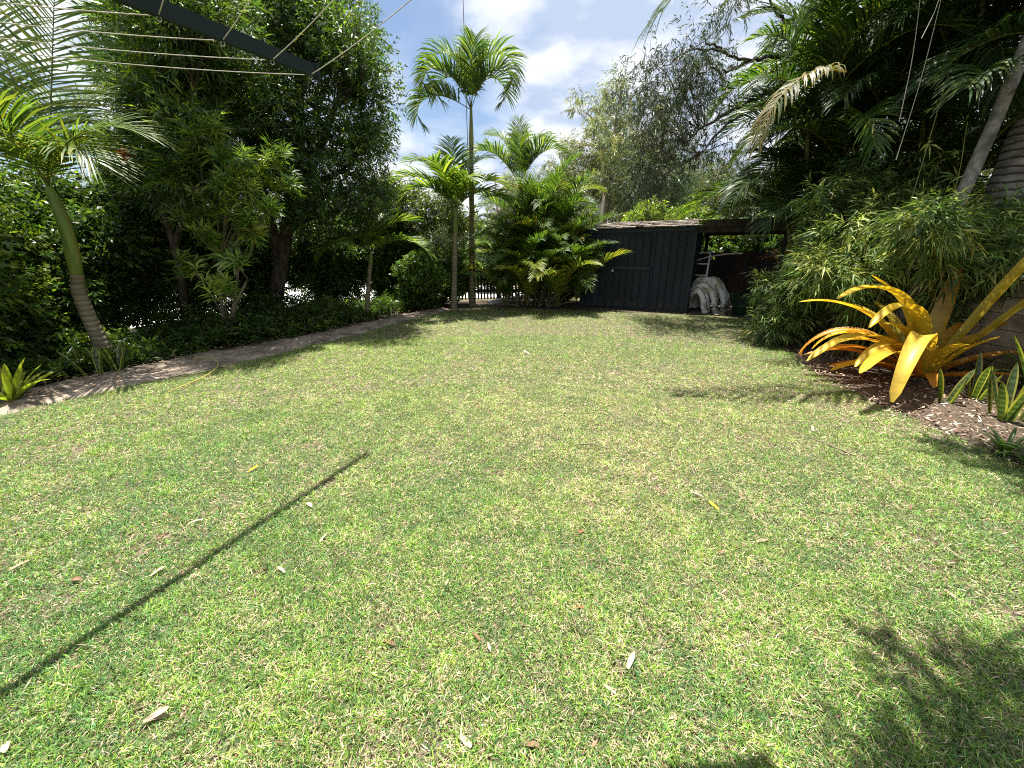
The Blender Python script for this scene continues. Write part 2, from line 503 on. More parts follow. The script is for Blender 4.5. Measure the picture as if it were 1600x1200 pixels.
w = bpy.data.worlds.new('World'); scene.world = w; w.use_nodes = True
nt = w.node_tree; nt.nodes.clear()
out = N(nt, 'ShaderNodeOutputWorld'); bg = N(nt, 'ShaderNodeBackground'); bg.inputs['Strength'].default_value = .056
sky = N(nt, 'ShaderNodeTexSky', sky_type='NISHITA'); sky.sun_disc = False
sky.sun_elevation = math.asin(SUNV.z); sky.sun_rotation = math.atan2(SUNV.x, SUNV.y)
tc = N(nt, 'ShaderNodeTexCoord'); sx = N(nt, 'ShaderNodeSeparateXYZ'); nt.links.new(tc.outputs['Generated'], sx.inputs[0])
ad = N(nt, 'ShaderNodeMath', operation='ADD'); ad.inputs[1].default_value = .22; nt.links.new(sx.outputs['Z'], ad.inputs[0])
mxm = N(nt, 'ShaderNodeMath', operation='MAXIMUM'); mxm.inputs[1].default_value = .06; nt.links.new(ad.outputs[0], mxm.inputs[0])
cv = N(nt, 'ShaderNodeCombineXYZ')
for a_ in ('X', 'Y'):
    dv = N(nt, 'ShaderNodeMath', operation='DIVIDE'); nt.links.new(sx.outputs[a_], dv.inputs[0]); nt.links.new(mxm.outputs[0], dv.inputs[1])
    nt.links.new(dv.outputs[0], cv.inputs[a_])
mp = N(nt, 'ShaderNodeMapping'); mp.inputs['Location'].default_value = (1.55, 4.2, 0); nt.links.new(cv.outputs[0], mp.inputs[0])
n1 = N(nt, 'ShaderNodeTexNoise'); n1.inputs['Scale'].default_value = 1.25; n1.inputs['Detail'].default_value = 9; n1.inputs['Roughness'].default_value = .52
n1.inputs['Distortion'].default_value = .25
nt.links.new(mp.outputs[0], n1.inputs['Vector'])
cr = N(nt, 'ShaderNodeValToRGB'); cr.color_ramp.elements[0].position = .33; cr.color_ramp.elements[1].position = .48
nt.links.new(n1.outputs[0], cr.inputs[0])
n2 = N(nt, 'ShaderNodeTexNoise'); n2.inputs['Scale'].default_value = 2.9; n2.inputs['Detail'].default_value = 7; n2.inputs['Roughness'].default_value = .5
nt.links.new(mp.outputs[0], n2.inputs['Vector'])
cc = N(nt, 'ShaderNodeValToRGB')
cc.color_ramp.elements[0].position = .41; cc.color_ramp.elements[0].color = (3.7, 4.45, 5.8, 1)
cc.color_ramp.elements[1].position = .58; cc.color_ramp.elements[1].color = (7.3, 7.5, 7.8, 1)
nt.links.new(n2.outputs[0], cc.inputs[0])
fac = cr.outputs[0]
for gx, gy, r0_, r1_ in ((-.40, 1.38, .10, .34), (-1.93, 1.75, .15, .60)):           # breaks in the cloud
    ds = N(nt, 'ShaderNodeVectorMath', operation='DISTANCE'); ds.inputs[1].default_value = (gx, gy, 0)
    nt.links.new(cv.outputs[0], ds.inputs[0])
    jt = N(nt, 'ShaderNodeMath', operation='MULTIPLY_ADD'); jt.inputs[1].default_value = .5; nt.links.new(n2.outputs[0], jt.inputs[0]); nt.links.new(ds.outputs['Value'], jt.inputs[2])
    mr = N(nt, 'ShaderNodeMapRange', interpolation_type='SMOOTHSTEP'); mr.inputs['From Min'].default_value = r0_ + .22; mr.inputs['From Max'].default_value = r1_ + .25
    nt.links.new(jt.outputs[0], mr.inputs['Value'])
    mu = N(nt, 'ShaderNodeMath', operation='MULTIPLY'); nt.links.new(fac, mu.inputs[0]); nt.links.new(mr.outputs[0], mu.inputs[1]); fac = mu.outputs[0]
mx = N(nt, 'ShaderNodeMix', data_type='RGBA')
nt.links.new(fac, mx.inputs[0]); nt.links.new(sky.outputs[0], mx.inputs[6]); nt.links.new(cc.outputs[0], mx.inputs[7])
nt.links.new(mx.outputs[2], bg.inputs[0]); nt.links.new(bg.outputs[0], out.inputs[0])

vs = scene.view_settings
vs.view_transform = 'Standard'; vs.look = 'None'; vs.exposure = 1.52; vs.gamma = 1
cy = scene.cycles
cy.max_bounces = 6; cy.diffuse_bounces = 3; cy.glossy_bounces = 2; cy.transmission_bounces = 4; cy.transparent_max_bounces = 4
cy.use_denoising = False; cy.filter_width = 1.1
cy.caustics_reflective = False; cy.caustics_refractive = False


# ---------------------------------------------------------------- ground sheets
def sheet(name, pts, z, mat):
    me = bpy.data.meshes.new(name)
    me.from_pydata([(float(p[0]), float(p[1]), z) for p in pts], [], [list(range(len(pts)))])
    me.update(); me.materials.append(mat)
    if me.polygons[0].normal.z < 0:
        me.flip_normals()
    return tag(link(name, me), kind='structure')


sheet('ground', [(-600, -600), (600, -600), (600, 900), (-600, 900)], -.03, M['ground'])
LAWN_L = [gp(*p)[:2] for p in ((0, 648), (100, 625), (200, 603), (330, 577), (420, 556), (500, 536), (570, 519), (640, 499), (700, 486))]
PATH_L = [gp(*p)[:2] for p in ((0, 622), (130, 592), (200, 579), (300, 557), (400, 540), (500, 522), (560, 508), (630, 493), (690, 481))]
LAWN_B = [gp(*p)[:2] for p in ((740, 479), (800, 481), (900, 484), (1000, 489), (1080, 492), (1140, 494), (1178, 508))]
LAWN_R = [gp(*p)[:2] for p in ((1205, 528), (1240, 552), (1275, 585), (1330, 608), (1380, 636), (1440, 658), (1510, 688), (1600, 726))]
LAWN = [(-6.6, -3.5), (-5.6, 2.6)] + [tuple(p) for p in LAWN_L] + [tuple(p) for p in LAWN_B] + [tuple(p) for p in LAWN_R] + [(3.55, 1.2), (3.5, -3.5)]
sheet('garden_bed', [(-9, -3.5), (-8.6, 6), (-6.5, 11), (-2.5, 13.6), (1.5, 13.4), (6, 14), (11, 13), (12, 4), (10, -3.5)], -.014, M['bed'])
sheet('lawn', LAWN, -.006, M['lawn'])
sheet('driveway', [(-60, 2), (-9.6, 2), (-8.8, 7), (-7.0, 11.5), (-3.6, 14.2), (.5, 15.0), (.2, 20), (-4, 24), (-60, 42)], -.022, M['drive'])
pm = MB()
rp = np.random.default_rng(2)
PL = [np.array(gp(-120, 655)[:2])] + PATH_L; PR = [np.array(gp(-120, 682)[:2])] + LAWN_L
nP = 60
tt = np.linspace(0, 1, nP)


def resample(P, t):
    P = np.array(P); s = np.linspace(0, 1, len(P))
    return np.stack([np.interp(t, s, P[:, 0]), np.interp(t, s, P[:, 1])], 1)


a, b = resample(PL, tt), resample(PR, tt) + rp.normal(0, .03, (nP, 2))
prof = [(0, -.03), (.02, .035), (.25, .03), (.6, .018), (.92, .006), (1.0, -.006)]
V = np.array([[*(a[i] * (1 - u) + b[i] * u), z + (rp.normal(0, .004) if 0 < u < 1 else 0)] for i in range(nP) for u, z in prof])
k = len(prof)
pm.quads(V, [(i * k + j, i * k + j + 1, (i + 1) * k + j + 1, (i + 1) * k + j) for i in range(nP - 1) for j in range(k - 1)])
tag(pm.build('path', M['path']), kind='structure')
c0 = gp(735, 483)
sheet('bare_soil', [(c0[0] + .75 * math.cos(t) * (1 + .15 * math.sin(3 * t)), c0[1] + .38 * math.sin(t) * (1 + .2 * math.cos(2 * t))) for t in np.linspace(0, 6.28, 22)[:-1]], .002, M['soil'])
MULCH = [tuple(p) for p in LAWN_R] + [(4.6, 1.6), (6.3, 2.2), (6.2, 4.2), (5.9, 6.2), (5.4, 7.6)]
sheet('mulch_bed', MULCH, .0, M['mulch'])

# grass -------------------------------------------------------------------
rng = np.random.default_rng(7)


def vnoise(x, y, seed, size):
    """smooth value noise in -1..1 with cells `size` metres wide"""
    r = np.random.default_rng(seed); G = r.uniform(-1, 1, (128, 128))
    a_ = r.uniform(0, 6.28); X = (x * math.cos(a_) - y * math.sin(a_)) / size + 64.3; Y = (x * math.sin(a_) + y * math.cos(a_)) / size + 40.7
    i, j = np.floor(X).astype(int), np.floor(Y).astype(int); u, v = X - i, Y - j
    u, v = u * u * (3 - 2 * u), v * v * (3 - 2 * v); i0, j0, i1, j1 = i % 128, j % 128, (i + 1) % 128, (j + 1) % 128
    return (G[i0, j0] * (1 - u) + G[i1, j0] * u) * (1 - v) + (G[i0, j1] * (1 - u) + G[i1, j1] * u) * v


def field(x, y, seed, sc):
    return 1.5 * (vnoise(x, y, seed, 2.6 / sc) * .65 + vnoise(x, y, seed + 50, 1.25 / sc) * .4 + vnoise(x, y, seed + 90, .6 / sc) * .25)


def grass_blades(mb, n, r0, r1, wfac, lfac):
    rr = np.sqrt(rng.uniform(r0 ** 2, r1 ** 2, n)); th = rng.uniform(R(8 if r1 < 3 else 20), R(172 if r1 < 3 else 160), n)
    x, y = rr * np.cos(th), rr * np.sin(th)
    f1, f2, f3 = field(x, y, 1, 1.3), field(x, y, 2, 3.2), field(x, y, 3, 9)
    bare = f2 * .22 + f3 * .42 + field(x, y, 6, 20) * .42 + field(x, y, 8, 45) * .25
    keep = in_poly(x, y, LAWN) & (np.abs(x) < 1.7 * y + 2.6) & (rng.random(n) > np.clip((bare - .16) * 1.0, 0, .86))
    # thin, ragged edge along the beds
    edge = in_poly(x, y, [(p[0] * .985, p[1] * .985) for p in LAWN])
    keep &= edge | (rng.random(n) < .45)
    x, y, f1, f2, bare = x[keep], y[keep], f1[keep], f2[keep], bare[keep]
    n = len(x)
    g = lambda cx, cy, sx_, sy_: np.exp(-((x - cx) / sx_) ** 2 - ((y - cy) / sy_) ** 2)
    t1, t2 = field(x, y, 11, 16), field(x, y, 12, 38)      # tufts a hand or two wide
    straw = np.clip(.25 + .27 * g(1.3, 4.0, 2.2, 2.6) + .12 * np.clip(bare, -1, 1.5) + .05 * t1 + .05 * t2 + .06 * f1, .06, .75)
    lime = np.clip(.26 + .34 * g(-2.2, 6.6, 2.0, 2.4) + .2 * g(0, 9.5, 3, 2) + .10 * f1 + .08 * t1 + .08 * t2, .04, .85)
    coolp = np.clip(.22 + .40 * g(-2.0, 2.6, 1.8, 1.6) + .2 * g(0, 1.5, 1.5, 1.2) - .15 * t1, .02, .7)
    c = np.tile([.105, .205, .042], (n, 1))
    u = rng.random(n)
    c[rng.random(n) < coolp] = (.080, .200, .058)
    k = u < lime; c[k] = (.180, .290, .038)
    k = u > 1 - straw; c[k] = (.44, .365, .23)
    k = u > 1 - straw * .22; c[k] = (.26, .17, .10)
    c *= np.exp(.14 * t2 + .08 * t1)[:, None]
    c *= np.exp(rng.normal(0, .36, (n, 1)))
    az = rng.uniform(0, 6.28, n); el = np.clip(rng.normal(R(36), R(24), n), R(2), R(85))
    el[u > 1 - straw] *= .45
    L = .031 * lfac * rng.uniform(.45, 1.4, n) * np.clip(1 + .22 * t1 + .1 * t2, .55, 1.5); W = .0028 * wfac * rng.uniform(.7, 1.3, n)
    h = np.stack([np.cos(az), np.sin(az)], 1)
    P = np.stack([x, y, rng.uniform(-.006, .010, n)], 1)
    D = np.stack([h[:, 0] * np.cos(el), h[:, 1] * np.cos(el), np.sin(el)], 1)
    el2 = el - R(30) * rng.random(n)
    D2 = np.stack([h[:, 0] * np.cos(el2), h[:, 1] * np.cos(el2), np.sin(el2)], 1)
    S = np.stack([-h[:, 1], h[:, 0], rng.normal(0, .4, n)], 1); S = nrm(S)
    m = P + D * (L * .5)[:, None]; t = m + D2 * (L * .5)[:, None]
    Wc = (W / 2)[:, None]
    V = np.stack([P - S * Wc * .6, P + S * Wc * .6, m + S * Wc, t, m - S * Wc], 1)
    i = np.arange(n)[:, None] * 5
    mb.quads(V.reshape(-1, 3), i + np.array([[0, 1, 2, 4]]), c)
    mb.tris(np.zeros((0, 3)), np.zeros((0, 3)), np.zeros((0, 3)))
    mb.T.append((i + np.array([[4, 2, 3]]) + mb.n - n * 5).astype(np.int32)); mb.TC.append(c.astype(np.float32))


gm = MB()
grass_blades(gm, 340000, .6, 2.4, 1.0, 1.0)
grass_blades(gm, 370000, 2.4, 4.5, 1.2, 1.0)
grass_blades(gm, 340000, 4.5, 7.5, 1.6, 1.1)
grass_blades(gm, 240000, 7.5, 13.5, 2.5, 1.25)
tag(gm.build('grass', M['grass']), 'short patchy green and straw coloured grass of the lawn', 'grass', kind='stuff')

# mulch chips ---------------------------------------------------------------
cm = MB(); rng = np.random.default_rng(9)
n = 9000
x = rng.uniform(3.4, 6.4, n); y = rng.uniform(1.6, 7.8, n)
k = in_poly(x, y, MULCH); x, y = x[k], y[k]
sp = rng.uniform(0, 1, 500)
ee = resample(LAWN_R, sp) + rng.normal(0, .09, (500, 2))
x = np.concatenate([x, ee[:, 0]]); y = np.concatenate([y, ee[:, 1]]); n = len(x)
az = rng.uniform(0, 6.28, n); el = rng.normal(0, .35, n)
D = np.stack([np.cos(az) * np.cos(el), np.sin(az) * np.cos(el), np.sin(el)], 1)
S = nrm(np.stack([-np.sin(az), np.cos(az), rng.normal(0, .35, n)], 1))
c = tones(rng, n, (.17, .115, .075), .4, [((.38, .30, .24), .28), ((.10, .06, .042), .33), ((.50, .43, .36), .08)])
leaf_faces(cm, np.stack([x, y, rng.uniform(.004, .03, n)], 1), D, S, rng.uniform(.02, .075, n), rng.uniform(.008, .024, n), c, .5, 0)
tag(cm.build('mulch', M['chips'], smooth=False), 'loose brown bark mulch under the yellow bromeliad', 'mulch', kind='stuff')

# leaf litter on the shaded path and under the hedge ------------------------
lm = MB(); n = 1500
t = rng.random(n); u = rng.random(n) ** 1.5 * 1.15 - .35
A_, B_ = resample(PL, t), resample(PR, t)
q = A_ * (1 - u)[:, None] + B_ * u[:, None]
az = rng.uniform(0, 6.28, n)
D = nrm(np.stack([np.cos(az), np.sin(az), rng.normal(0, .25, n)], 1)); S = nrm(np.stack([-np.sin(az), np.cos(az), rng.normal(0, .3, n)], 1))
leaf_faces(lm, np.stack([q[:, 0], q[:, 1], rng.uniform(.032, .055, n)], 1), D, S, rng.uniform(.03, .09, n), rng.uniform(.01, .03, n),
           tones(rng, n, (.22, .15, .09), .4, [((.38, .30, .2), .25), ((.08, .055, .035), .3)]), .5, 0)
tag(lm.build('leaf_litter', M['dry']), 'dry brown leaf litter along the hedge side path', 'leaf litter', kind='stuff')


# low undergrowth between the path and the hedge, and the woods far behind
um = MB(); rng = np.random.default_rng(19); n = 5600
t = rng.random(n); q = resample([(-7.2, 3.2)] + PATH_L + [(-1.9, 12.2)], t)
tn = np.gradient(resample([(-7.2, 3.2)] + PATH_L + [(-1.9, 12.2)], np.linspace(0, 1, 200)), axis=0)
nv = nrm(np.stack([-tn[:, 1], tn[:, 0]], 1))[np.clip((t * 199).astype(int), 0, 199)]
off = .12 + 2.1 * rng.random(n)
q = q + nv * off[:, None]
hgt = np.clip(.08 + .2 * off + .2 * field(q[:, 0], q[:, 1], 4, 3), .04, .7)
P = np.stack([q[:, 0], q[:, 1], rng.random(n) * hgt], 1)
sprays(um, rng, P, rng.normal(0, .5, (n, 3)) + [0, 0, .8], 7, .12, .9, .14, .032, .2, .25, base=GREEN * 1.0, alts=[(DARK, .3), (LIME * .9, .16)])
tag(um.build('undergrowth', M['leaf']), 'dark leafy undergrowth filling the bed below the hedge', 'undergrowth', kind='stuff')
fw = MB(); n = 9000
th = rng.uniform(R(12), R(168), n); d_ = rng.uniform(42, 62, n)
hh = 4.2 + 1.6 * np.sin(th * 17) + 1.1 * np.sin(th * 41 + 1)
P = np.stack([d_ * np.cos(th), d_ * np.sin(th), rng.random(n) ** .8 * hh * 1.25], 1)
sprays(fw, rng, P, rng.normal(0, .6, (n, 3)) + [0, 0, .2], 7, 1.1, .9, .75, .28, .2, .2, base=(.07, .085, .035), alts=[(LIME * .8, .15), (DARK * 1.3, .3)])
tag(fw.build('far_woodland', M['leaf_matt']), 'distant belt of bushland trees beyond the driveway and fences', 'woodland', kind='stuff')


qm = MB(); n = 900
rr_ = np.sqrt(rng.uniform(.8 ** 2, 11 ** 2, n)); th = rng.uniform(R(25), R(155), n); x, y = rr_ * np.cos(th), rr_ * np.sin(th)
k = in_poly(x, y, LAWN); x, y = x[k], y[k]; n = len(x); az = rng.uniform(0, 6.28, n)
leaf_faces(qm, np.stack([x, y, rng.uniform(.006, .024, n)], 1), nrm(np.stack([np.cos(az), np.sin(az), rng.normal(0, .35, n)], 1)), nrm(np.stack([-np.sin(az), np.cos(az), rng.normal(0, .5, n)], 1)),
           rng.uniform(.012, .045, n), rng.uniform(.004, .013, n), tones(rng, n, (.30, .20, .13), .35, [((.45, .37, .27), .3), ((.14, .08, .05), .3)]), .5, -.1)
tag(qm.build('leaf_fragments', M['dry']), 'tiny dry leaf scraps caught in the turf of the lawn', 'leaf scraps', kind='stuff')


# ---------------------------------------------------------------- shrubs and trees
def make_shrub(name, label, cat, base, B, nsp, k, tl, phi, L, wd, group=None, leafm='leaf', barkm='bark_mid', trunk=None, tr=.05, droop=.2,
               cols=GREEN, alts=(), var=.28, power=.4, lim=26, up=.3, seed=1, sag=.12, wide=.42, hang=0):
    rng = np.random.default_rng(seed)
    t = thing(name, base, label, cat, group)
    Bl = local(B, base)
    if trunk is None:
        top = Bl[:, :3].mean(0)
        trunk = [[(0, 0, -.05), (top[0] * .3, top[1] * .3, top[2] * .35), (top[0] * .7, top[1] * .7, top[2] * .9)]]
    tm = MB(); tp = []
    for j, tr_ in enumerate(trunk):
        c = curve(tr_, 8); f = tr * (1 if j == 0 else .7)
        rr = np.linspace(f, f * .35, len(c)); rr[:2] *= (1.35, 1.12)
        tm.tube(c, rr, 9); tp.append(c)
    limbs(tm, rng, np.concatenate(tp), Bl, tr * .55, lim)
    tm.build('trunk', M[barkm], t)
    cm_ = MB()
    P, d = blob_points(rng, Bl, nsp, power)
    A = d * .8 + rsph(rng, nsp) * .6 + np.array([0, 0, up - hang])
    sprays(cm_, rng, P, A, k, tl, phi, L, wd, droop, sag, base=cols, var=var, alts=alts, wide=wide)
    cm_.build('crown', M[leafm], t)
    return t


rngb = np.random.default_rng(21)
# the big dense tree with the dark trunk
tb = gp(425, 500)
T1 = [(235, 40), (300, -40), (380, -110), (470, -120), (520, -20), (560, 60), (590, 130), (585, 200), (603, 260), (600, 310), (545, 345), (480, 330), (420, 320), (350, 300), (300, 220), (260, 130)]
B = pix_blobs(rngb, T1, 7.9, 10.6, 95, .35, .72)
B = np.concatenate([B, pix_blobs(rngb, [(500, 20), (560, 70), (588, 140), (600, 250), (600, 320), (560, 330), (540, 200)], 8.2, 9.6, 28, .16, .32)])
tr = [[(0, 0, -.05), at(438, 420, 9.4) - tb, at(452, 330, 9.35) - tb, at(462, 230, 9.3) - tb, at(470, 110, 9.2) - tb, at(480, 20, 9.2) - tb],
      [at(438, 420, 9.4) - tb, at(420, 330, 9.2) - tb, at(390, 230, 9.0) - tb, at(370, 120, 8.8) - tb],
      [at(452, 330, 9.35) - tb, at(500, 230, 9.0) - tb, at(530, 150, 8.8) - tb]]
make_shrub('broadleaf_tree', 'tall dense dark green tree with a thick dark trunk rising from the hedge bed', 'tree', tb, B, 19000, 8, .22, 1.0, .085, .030,
           barkm='bark', trunk=tr, tr=.17, cols=DARK * 1.15, alts=[(LIME * .8, .14), (GREEN * 1.2, .35)], lim=60, seed=3)

# narrow-leaved tree behind the big palm
tb = gp(290, 520)
T2 = [(170, 110), (205, 30), (250, -60), (330, -60), (340, 60), (330, 160), (330, 250), (270, 310), (190, 290), (170, 220), (200, 160)]
B = pix_blobs(rngb, T2, 6.3, 8.2, 60, .28, .5)
tr = [[(0, 0, -.05), at(282, 430, 7.3) - tb, at(262, 350, 7.3) - tb, at(236, 290, 7.2) - tb, at(225, 180, 7.1) - tb, at(240, 60, 7.1) - tb],
      [at(272, 390, 7.3) - tb, at(300, 280, 7.0) - tb, at(300, 150, 6.9) - tb]]
make_shrub('narrow_leaf_tree', 'tree with narrow pointed leaves crowded behind the leaning green palm', 'tree', tb, B, 6200, 8, .24, .8, .15, .024,
           barkm='bark', trunk=tr, tr=.07, cols=GREEN * 1.05, alts=[(LIME, .20), (DARK, .35)], lim=36, droop=.05, seed=5)
# a few red flower spikes
fm = MB(); rf = np.random.default_rng(4)
fp = at(193, 240, 6.3)
P = np.tile(fp - tb, (60, 1)) + rf.normal(0, .025, (60, 3))
sprays(fm, rf, P, rsph(rf, 60), 3, .04, .5, .06, .012, .1, base=(.45, .02, .02), var=.2)
fm.build('flower', M['leaf_matt'], [o for o in col.objects if o.name == 'narrow_leaf_tree'][0])

# hedge shrubs
hedge = [(-6.75, 4.6, 2.5, 1.0), (-7.5, 5.9, 2.7, 1.1), (-7.4, 7.3, 2.9, 1.15), (-7.0, 8.8, 3.0, 1.2), (-6.6, 10.3, 2.6, 1.1), (-5.2, 11.3, 2.4, 1.0), (-4.2, 12.4, 2.9, 1.1)]
hl = ['leafy hedge shrub with light green top growing beside the clump of lime bromeliad', 'dense hedge shrub with glossy dark leaves filling in behind the big palm trunk',
      'dense hedge shrub standing behind the narrow leaved tree', 'dense hedge shrub standing behind the whorled leaf shrub',
      'dense hedge shrub just behind the thick dark tree trunk', 'dense hedge shrub behind the small leaning palm', 'hedge shrub with yellowish top behind the bright rounded bush']
hp = None
hedge += [(-5.9, 12.6, 2.5, 1.0), (-9.2, 6.5, 2.2, .9), (-3.2, 13.2, 2.1, .9)]
hl += ['hedge shrub in the second row behind the small palm',
       'hedge shrub in the second row behind the big palm trunk', 'hedge shrub nearest the picket fence behind the bright bushes']
for i, (x, y, h, r) in enumerate(hedge):
    if i in (0, 1, 6):
        B = ell_blobs(rngb, (x, y, h * .53), (r * .95, r * .95, h * .47), 60, .20, .40)
        lime = i != 1
        o = make_shrub('hedge_shrub', hl[i], 'shrub', (x, y, 0), B, 6200, 8, .2, 1.0, .085, .042, 'hedge shrubs along the bed', tr=.045,
                       cols=GREEN * (1.35 if lime else 1.05), alts=[(LIME, .3 if lime else .06), (DARK, .2)], lim=30, seed=30 + i, barkm='bark',
                       trunk=[[(0, 0, -.05), (.1, 0, h * .3), (.05, .1, h * .8)], [(.1, .12, -.05), (-.15, .2, h * .35), (-.3, .1, h * .7)], [(-.1, -.1, -.05), (.3, -.1, h * .3), (.45, -.2, h * .7)]])
        if i == 1:
            hp = o
    else:
        o = copy_tree(hp); o.location = (x, y, 0); o.rotation_euler[2] = i * 1.3; s = h / 2.7
        o.scale = (r / 1.1, r / 1.1, s); o['label'] = hl[i]

# bright rounded bush at the end of the hedge
for (px, py, r, h, lab, sd) in ((650, 489, .80, 1.5, 'bright green rounded bush at the far end of the hedge path', 41), (705, 480, .55, 1.3, 'small bright green bush beside the picket fence', 42)):
    b = gp(px, py); b[1] += r * .8
    B = ell_blobs(rngb, (b[0], b[1], h * .52), (r * .8, r * .8, h * .40), 34, .16, .3)
    make_shrub('rounded_bush', lab, 'bush', b, B, 4200, 8, .13, 1.0, .065, .034, tr=.03, cols=GREEN * 1.35, alts=[(LIME * .8, .2)], lim=20, seed=sd)
b = np.array(gp(620, 478)); b[1] += 1.2
B = pix_blobs(rngb, [(585, 300), (620, 285), (680, 288), (715, 310), (720, 400), (600, 420)], 12.0, 13.2, 40, .25, .42)
make_shrub('yellowish_bush', 'tall olive green bush under the feathery palms at the end of the hedge', 'bush', b, B, 5200, 8, .18, 1.0, .075, .03, tr=.05,
           cols=OLIVE * .9, alts=[(LIME * .9, .25), (GREEN, .3)], lim=26, seed=44)
# tall thin dead-leaf cabbage plant stems between bush and palms
# whorled-leaf shrub (pale rosettes)
tb = gp(352, 543); tb[:2] *= 1.07
rs = np.random.default_rng(55)
ros = [(372, 268, 6.3), (330, 215, 6.4), (312, 250, 6.3), (345, 245, 6.5), (322, 330, 6.2), (352, 318, 6.2), (418, 330, 6.6), (446, 300, 6.9), (368, 412, 6.0), (355, 452, 6.0),
       (300, 420, 6.3), (398, 372, 6.5), (330, 382, 6.2), (410, 282, 6.8), (380, 355, 6.4), (290, 350, 6.6), (430, 250, 7.0), (300, 290, 6.6), (350, 290, 6.3), (385, 300, 6.4)]
t = thing('whorled_shrub', tb, 'tall shrub with whorls of long pale pointed leaves on bare stems', 'shrub')
sm = MB(); cm_ = MB()
forks = [at(372, 420, 6.8) - tb, at(345, 400, 6.7) - tb, at(385, 440, 6.7) - tb]
for f in forks:
    c = curve([(rs.normal(0, .06), rs.normal(0, .06), -.05), f * .55 + rs.normal(0, .04, 3), f], 7); sm.tube(c, np.linspace(.03, .02, len(c)), 7)
for (px, py, Y) in ros:
    q = at(px, py, Y) - tb
    f = forks[int(np.argmin([np.linalg.norm(q - g) for g in forks]))]
    f = f if q[2] > f[2] + .15 else f * .35
    c = curve([f, f * .55 + q * .45 + np.array([0, 0, -.06]) + rs.normal(0, .04, 3), q], 7); sm.tube(c, np.linspace(.016, .007, len(c)), 5)
    m = 7
    P = q + rs.normal(0, .09, (m, 3)); A = np.array([rs.normal(0, .3), rs.normal(0, .3), 1.0]) + rs.normal(0, .45, (m, 3))
    P[0] = q
    sprays(cm_, rs, P, A, 22, .13, 1.15, .22, .030, .12, .18, base=GREEN * 1.6, var=.2, alts=[((.20, .27, .05), .42), ((.30, .34, .11), .18)], wide=.5)
sm.build('stem', M['bark_mid'], t); cm_.build('foliage', M['leaf'], t)


# ---------------------------------------------------------------- strappy plants
def strap_leaf(mb, az, L, th0, bend, w, c0, c1, base=(0, 0, 0), seg=12, chan=.35, power=1.3, wavy=0, edge=None, tipw=.12, rng=None, twist=0, wpeak=.35, bands=None):
    """one channelled strap leaf as a strip 4 faces wide"""
    s = np.linspace(0, 1, seg + 1); e = R(th0) - R(bend) * s ** power
    a = R(az) + R(twist) * s
    T = np.stack([np.cos(e) * np.cos(a), np.cos(e) * np.sin(a), np.sin(e)], 1)
    P = np.array(base) + np.concatenate([[[0, 0, 0]], np.cumsum((T[:-1] + T[1:]) / 2 * L / seg, 0)])
    S = np.stack([-np.sin(a), np.cos(a), 0 * a], 1); U = np.cross(S, T) * -1
    U = np.cross(T, S)
    ww = w * np.where(s < wpeak, .72 + .28 * s / wpeak, 1 - (1 - tipw) * ((s - wpeak) / (1 - wpeak)) ** 2.6)
    ww[-1] *= .35
    off = np.array([-.5, -.36, 0, .36, .5]); dep = np.array([0, .45, 1, .45, 0])
    V = P[:, None] + S[:, None] * (ww[:, None] * off)[..., None] - U[:, None] * (ww[:, None] * dep * chan * .5)[..., None]
    i = np.arange(seg)[:, None] * 5; j = np.arange(4)[None]
    Q = np.stack([i + j, i + j + 1, i + j + 6, i + j + 5], -1).reshape(-1, 4)
    c0, c1 = np.array(c0), np.array(c1)
    u = (np.arange(seg) / (seg - 1))[:, None] ** 1.5
    c = c0 * (1 - u) + c1 * u
    if rng is not None:
        c = c * np.exp(rng.normal(0, .10, (seg, 1)))
    c = np.repeat(c[:, None], 4, 1)
    if bands is not None:
        c[::2, 1:3] *= np.array(bands)
    if edge is not None:
        c[:, 0] = edge; c[:, 3] = edge
    mb.quads(V.reshape(-1, 3), Q, np.clip(c, 0, .9).reshape(-1, 3))


def strap_plant(name, label, cat, base, leaves, mat, group=None, **kw):
    t = thing(name, base, label, cat, group)
    rng = np.random.default_rng(int(abs(base[0] * 100 + base[1] * 37)))
    for lf in leaves:
        mb = MB(); strap_leaf(mb, *lf, rng=rng, **kw); mb.build('leaf', M[mat], t)
    return t


# giant yellow bromeliad -------------------------------------------------
YL, OR, OL = (.66, .47, .036), (.56, .26, .026), (.42, .34, .034)
bb = gp(1432, 592)
tow = math.degrees(math.atan2(-bb[1], -bb[0]))       # azimuth from the plant towards where one stands on the lawn
rb = np.random.default_rng(71)
lv = []
